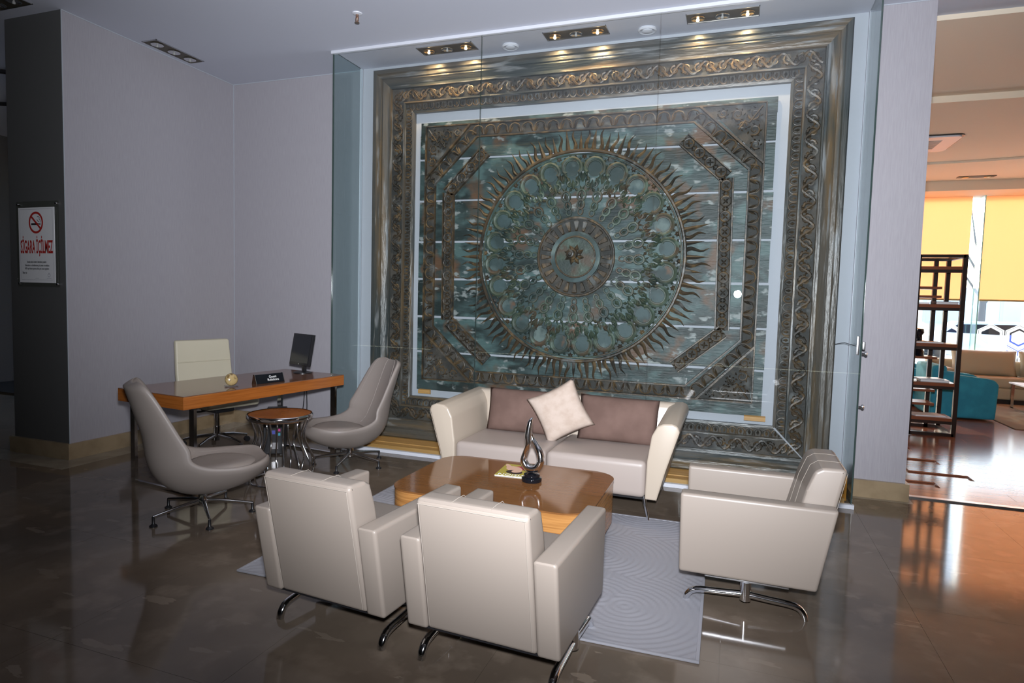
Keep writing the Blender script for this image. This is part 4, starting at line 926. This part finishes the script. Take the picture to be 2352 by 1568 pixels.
# windows
YW = 13.4
def window(nm, x0, x1):
    w = struct(link(nm, None, None, ((x0 + x1) / 2, YW, 0)))
    hw = (x1 - x0) / 2
    MB().box(-hw, hw, -.006, .006, .06, 3.8).obj('window_pane', 'window_glass', w, smooth=0)
    MB().box(-hw, hw, -.03, .03, 0, .06).obj('window_frame', 'aluminium', w, smooth=0); MB().box(-hw, hw, -.03, .03, 3.8, 3.83).obj('window_frame', 'aluminium', w, smooth=0)
    return w
xs = [0.8, 3.97, 7.0, 10.0]; wins = [window('window_%d' % (i + 1), xs[i], xs[i + 1]) for i in range(3)]
for q, x in enumerate(xs[1:3]):
    fin = struct(link('trim_%d' % (q + 4), None, None, (x, YW - .12, 0)))
    MB().box(-.009, .009, -.15, .11, .0, 3.52).obj('glass_fin', ['window_glass', 'fin_edge'], fin, smooth=0)
    o = [c for c in fin.children][0]
    for p in o.data.polygons:
        if abs(p.normal.x) < .5: p.material_index = 1
# blinds
for i, lb in enumerate(('translucent yellow roller blind left of the glass fin', 'translucent yellow roller blind right of the glass fin', 'translucent yellow roller blind further right by the far windows')):
    x0, x1 = xs[i] + .06, xs[i + 1] - .14
    bl = thing('roller_blind', lb, 'blind', ((x0 + x1) / 2, YW - .10, 1.72), 0); h = (x1 - x0) / 2
    MB().box(-h, h, -.0006, .0006, .0, 2.05).obj('fabric', 'blind', bl, smooth=0)
    MB().rbox(-h, h, -.012, .012, -.025, .005, .006, 2).obj('bottom_bar', 'blind_bar', bl, smooth=40)
    MB().lathe([(0, -h), (.03, -h), (.03, h), (0, h)], 16, M_=Matrix.Translation((0, .02, 2.03)) @ Matrix.Rotation(pi / 2, 4, 'Y')).obj('roller', 'blind_bar', bl, smooth=40)
# frosted hexagon film on the lower panes
def hexring(mb, cx, cz, r0, r1):
    vs = []
    for k in range(6):
        a = pi / 6 + k * pi / 3; vs += [(cx + r0 * cos(a), 0, cz + r0 * sin(a)), (cx + r1 * cos(a), 0, cz + r1 * sin(a))]
    mb.add(vs, [(2 * k, 2 * k + 1, 2 * ((k + 1) % 6) + 1, 2 * ((k + 1) % 6)) for k in range(6)])
hex1 = MB(); hexring(hex1, 0, 0, .16, .205); hexring(hex1, 0, 0, .215, .232)
hx_me = hex1.mesh('film_hexagon', 'film', 0)
h2 = MB(); h2.add([(.125 * cos(pi / 6 + k * pi / 3), 0, .125 * sin(pi / 6 + k * pi / 3)) for k in range(6)], [tuple(range(6))]); hs_me = h2.mesh('film_hexagon_solid', 'film', 0)
for i, w in enumerate(wins[:2]):
    for r_ in range(4):
        for c in range(8 if i == 0 else 7):
            x = xs[i] + .3 + c * .42 + (r_ % 2) * .21; z = .35 + r_ * .36
            if x > xs[i + 1] - .2: continue
            if r_ == 3 and (c + i) % 2: continue
            p = (x - (xs[i] + xs[i + 1]) / 2, -.010, z)
            link('film_hexagon', hx_me, w, p)
            if (c * 2 + r_) % 3 != 2: link('film_hexagon', hs_me, w, p)

# shelving unit
sv = thing('open_bookcase', 'tall open dark metal bookcase with reddish wooden shelves', 'bookcase', (2.27, 9.1, 0))
SW, SD0, SD1, SH = .235, -.30, .32, 2.17; B = .023
def bar(nm, x0, x1, y0, y1, z0, z1): MB().box(x0, x1, y0, y1, z0, z1).obj(nm, 'bronze', sv, smooth=0)
for x in (-SW, SW):
    for y in (SD0, SD1): bar('post', x - B, x + B, y - B, y + B, 0, SH)
bar('post', .10 - B, .10 + B, SD1 - B, SD1 + B, .0, SH - .03)
for y in (SD0, SD1):
    for z in (.018, SH - .018): bar('cross_bar', -SW, SW, y - B, y + B, z - .018, z + .018)
for x in (-SW, SW):
    for z in (.018, SH - .018): bar('side_bar', x - B, x + B, SD0, SD1, z - .018, z + .018)
for z in (2.03, 1.58, 1.11, .64, .22):
    bar('shelf_rail', -SW, SW, SD0 - .012, SD0 + .012, z - .075, z - .035)
    MB().box(-SW + .005, SW - .005, SD0 - .02, SD0 + .36, z - .038, z).obj('shelf', 'shelf_wood', sv, smooth=0)
for z in (1.80, 1.69, .93, .52, .35):
    MB().box(-SW + .005, .10, SD1 - .32, SD1, z - .03, z).obj('shelf', 'shelf_wood', sv, smooth=0)
def book(nm, lb, x, y, z, w, d, h, m_, rz, cat='book'):
    b = thing(nm, lb, cat, (x, y, z), rz); MB().box(-w / 2 + .003, w / 2 - .003, -d / 2 + .003, d / 2 - .003, .003, h - .003).obj('pages', 'paper', b, smooth=0)
    mb = MB(); mb.box(-w / 2, w / 2, -d / 2, d / 2, 0, .003).box(-w / 2, w / 2, -d / 2, d / 2, h - .003, h).box(-w / 2, -w / 2 + .003, -d / 2, d / 2, 0, h); mb.obj('cover', m_, b, smooth=0); return b
book('book', 'thick dark book lying on the second shelf from the top', 2.36, 8.93, 1.58, .24, .17, .035, 'black_plastic', .1)
book('magazine', 'small pinkish magazine on the second shelf left of the dark book', 2.13, 8.92, 1.58, .14, .2, .02, 'skin', -.2, 'magazine')
book('magazine', 'pale magazine lying on the middle shelf of the bookcase', 2.2, 8.95, 1.11, .3, .22, .015, 'paper', .15, 'magazine')
book('book', 'grey book lying on the fourth shelf, under a pale magazine', 2.3, 8.95, .64, .3, .22, .028, 'grey_metal', -.05)
book('magazine', 'pale magazine on top of the grey book', 2.25, 8.95, .668, .28, .2, .012, 'aluminium', .12, 'magazine')
book('magazine', 'pale magazine lying on the lowest shelf of the bookcase', 2.25, 8.95, .22, .34, .24, .014, 'paper', .2, 'magazine')
t = thing('black_urn', 'glossy black vase on the back shelf of the bookcase', 'vase', (2.17, 9.24, .93))
MB().lathe([(0, 0), (.09, 0), (.085, .06), (.06, .10), (.10, .17), (.10, .19), (.06, .20), (.055, .26), (.075, .29), (.07, .34), (0, .35)], 24).obj('body', 'gloss_black', t, smooth=60)

# teal armchairs
def tub_chair(label, loc, rz):
    t = thing('teal_armchair', label, 'armchair', loc, rz, 'teal armchairs in the sunlit room')
    for s_ in (-1, 1): MB().prism([(-.38, .02), (.38, .02), (.40, .50), (.36, .56), (.30, .58), (-.10, .62), (-.38, .72)], s_ * .26, s_ * .40, lambda y, z, x: (x, y, z), .035, 3).obj('arm', 'blue', t, smooth=45)
    MB().rbox(-.395, .395, -.40, -.22, .02, .74, .05, 3).obj('backrest', 'blue', t, smooth=45)
    MB().rbox(-.262, .262, -.24, .36, .02, .42, .04, 3).obj('seat', 'blue', t, smooth=45); return t
tub_chair('teal velvet armchair beside the bookcase with its side to us', (3.02, 10.68, 0), radians(-88))
tub_chair('teal velvet armchair partly hidden behind the bookcase', (2.72, 11.75, 0), radians(-120))
# beige sofa under the window
bs = thing('beige_window_sofa', 'long beige sofa under the far windows', 'sofa', (5.0, 12.82, 0))
MB().box(-1.7, 1.7, -.38, .40, .0, .07).obj('plinth', 'black_plastic', bs, smooth=0)
MB().rbox(-1.75, 1.75, -.42, .42, .07, .26, .03, 3).obj('base', 'beige_sofa', bs, smooth=45)
for k in range(3): MB().rbox(-1.5 + k * 1.0 + .004, -.5 + k * 1.0 - .004, -.43, .2, .26, .43, .05, 3).obj('seat_cushion', 'beige_sofa', bs, smooth=45)
MB().rbox(-1.75, 1.75, .2, .42, .26, .66, .05, 3).obj('backrest', 'beige_sofa', bs, smooth=45)
MB().rbox(-1.75, -1.5, -.42, .3, .26, .55, .05, 3).obj('arm', 'beige_sofa', bs, smooth=45); MB().rbox(1.5, 1.75, -.42, .3, .26, .55, .05, 3).obj('arm', 'beige_sofa', bs, smooth=45)
wc = cushion('window_sofa_cushion', .96, .46, .26, 'beige_sofa', 14, .05)
for k, lb in enumerate(('plump beige cushion at the left of the window sofa', 'plump beige cushion in the middle of the window sofa', 'plump beige cushion at the right of the window sofa')):
    tag(link('sofa_cushion', wc, None, (4.03 + k * .98, 12.86, .63), (radians(-14), 0, 0)), lb, 'cushion', 'cushions on the window sofa')
rg2 = MB().rbox(3.45, 6.4, 9.75, 12.3, .001, .012, .004, 1).obj('taupe_rug', 'rug2', smooth=0); tag(rg2, 'taupe rug on the wooden floor of the sunlit room', 'rug')
gt = thing('chrome_glass_table', 'low chrome framed table on the taupe rug', 'coffee table', (4.62, 11.35, .012))
for x in (-.55, .55):
    for y in (-.35, .35): MB().box(x - .02, x + .02, y - .02, y + .02, 0, .40).obj('leg', 'chrome', gt, smooth=0)
    MB().box(x - .02, x + .02, -.33, .33, 0.0, .03).obj('floor_bar', 'chrome', gt, smooth=0)
MB().box(-.59, .59, -.39, .39, .40, .42).obj('tabletop', 'aluminium', gt, smooth=0)

# outdoors seen through the lower panes
struct(MB().box(-40, 60, 13.5, 80, -.35, -.25).obj('ground_outside', 'concrete', smooth=0))
bd = thing('pale_building', 'pale building across the street behind the windows', 'building', (14, 46, -.25))
MB().box(-26, 26, 0, 10, 0, 3.2).obj('wall', 'facade', bd, smooth=0)
win_me = MB().box(-.8, .8, -.05, .1, 0, 1.6).mesh('window', 'window_glass', 0); frm = MB().box(-.95, .95, -.03, .05, -.12, 1.75).mesh('window_surround', 'aluminium', 0)
for k in range(12):
    for z in (1.1,): link('window_surround', frm, bd, (-22 + k * 4, 0, z)); link('window', win_me, bd, (-22 + k * 4, -.02, z))
def car(label, loc, rz):
    c = thing('parked_car', label, 'car', loc, rz, 'cars outside the windows')
    MB().prism([(-2.1, .3), (2.1, .3), (2.12, .75), (1.3, .95), (.7, 1.42), (-1.1, 1.45), (-1.9, 1.0), (-2.12, .85)], -.85, .85, lambda y, z, x: (x * (1 - .12 * max(0, z - .9)), y, z), .08, 2).obj('body', 'car_white', c, smooth=50)
    for s_ in (-1, 1): MB().prism([(1.05, .98), (.62, 1.34), (-1.0, 1.37), (-1.55, 1.0)], s_ * .80, s_ * .835, lambda y, z, x: (x, y, z)).obj('side_window', 'screen', c, smooth=0)
    for x in (-.8, .8):
        for y in (-1.3, 1.3): MB().lathe([(0, -.1), (.3, -.1), (.32, -.06), (.32, .06), (.3, .1), (0, .1)], 20, M_=Matrix.Translation((x, y, .32)) @ Matrix.Rotation(pi / 2, 4, 'Y')).obj('wheel', 'tyre', c, smooth=40)
    return c
car('white car parked outside behind the patterned window', (7.6, 25, -.25), radians(80)); car('white car parked outside further right', (13.2, 24.5, -.25), radians(85))
bsn = thing('blue_street_sign', 'blue sign board standing outside the window', 'sign', (6.2, 17.0, -.25))
MB().box(-.45, .45, 0, .03, .8, 1.25).obj('board', 'blue_sign', bsn, smooth=0); MB().tube([(-.3, .05, 0), (-.3, .05, 1.25)], .02, 6).tube([(.3, .05, 0), (.3, .05, 1.25)], .02, 6).obj('post', 'steel', bsn, smooth=40)
tr = thing('bare_street_tree', 'bare leafless tree on the street outside', 'tree', (9.8, 32, -.25))
tk = MB().tube([(0, 0, 0), (.05, 0, 2), (0, 0, 4.2)], [.16, .13, .09], 8)
for k in range(9):
    a = k * 2.4; tk.tube([(0.02, 0, 2 + .25 * k), (.7 * cos(a), .7 * sin(a), 3 + .3 * k), (1.2 * cos(a), 1.2 * sin(a), 4.4 + .35 * k)], [.06, .04, .015], 5)
tk.obj('trunk', 'bark', tr, smooth=50)
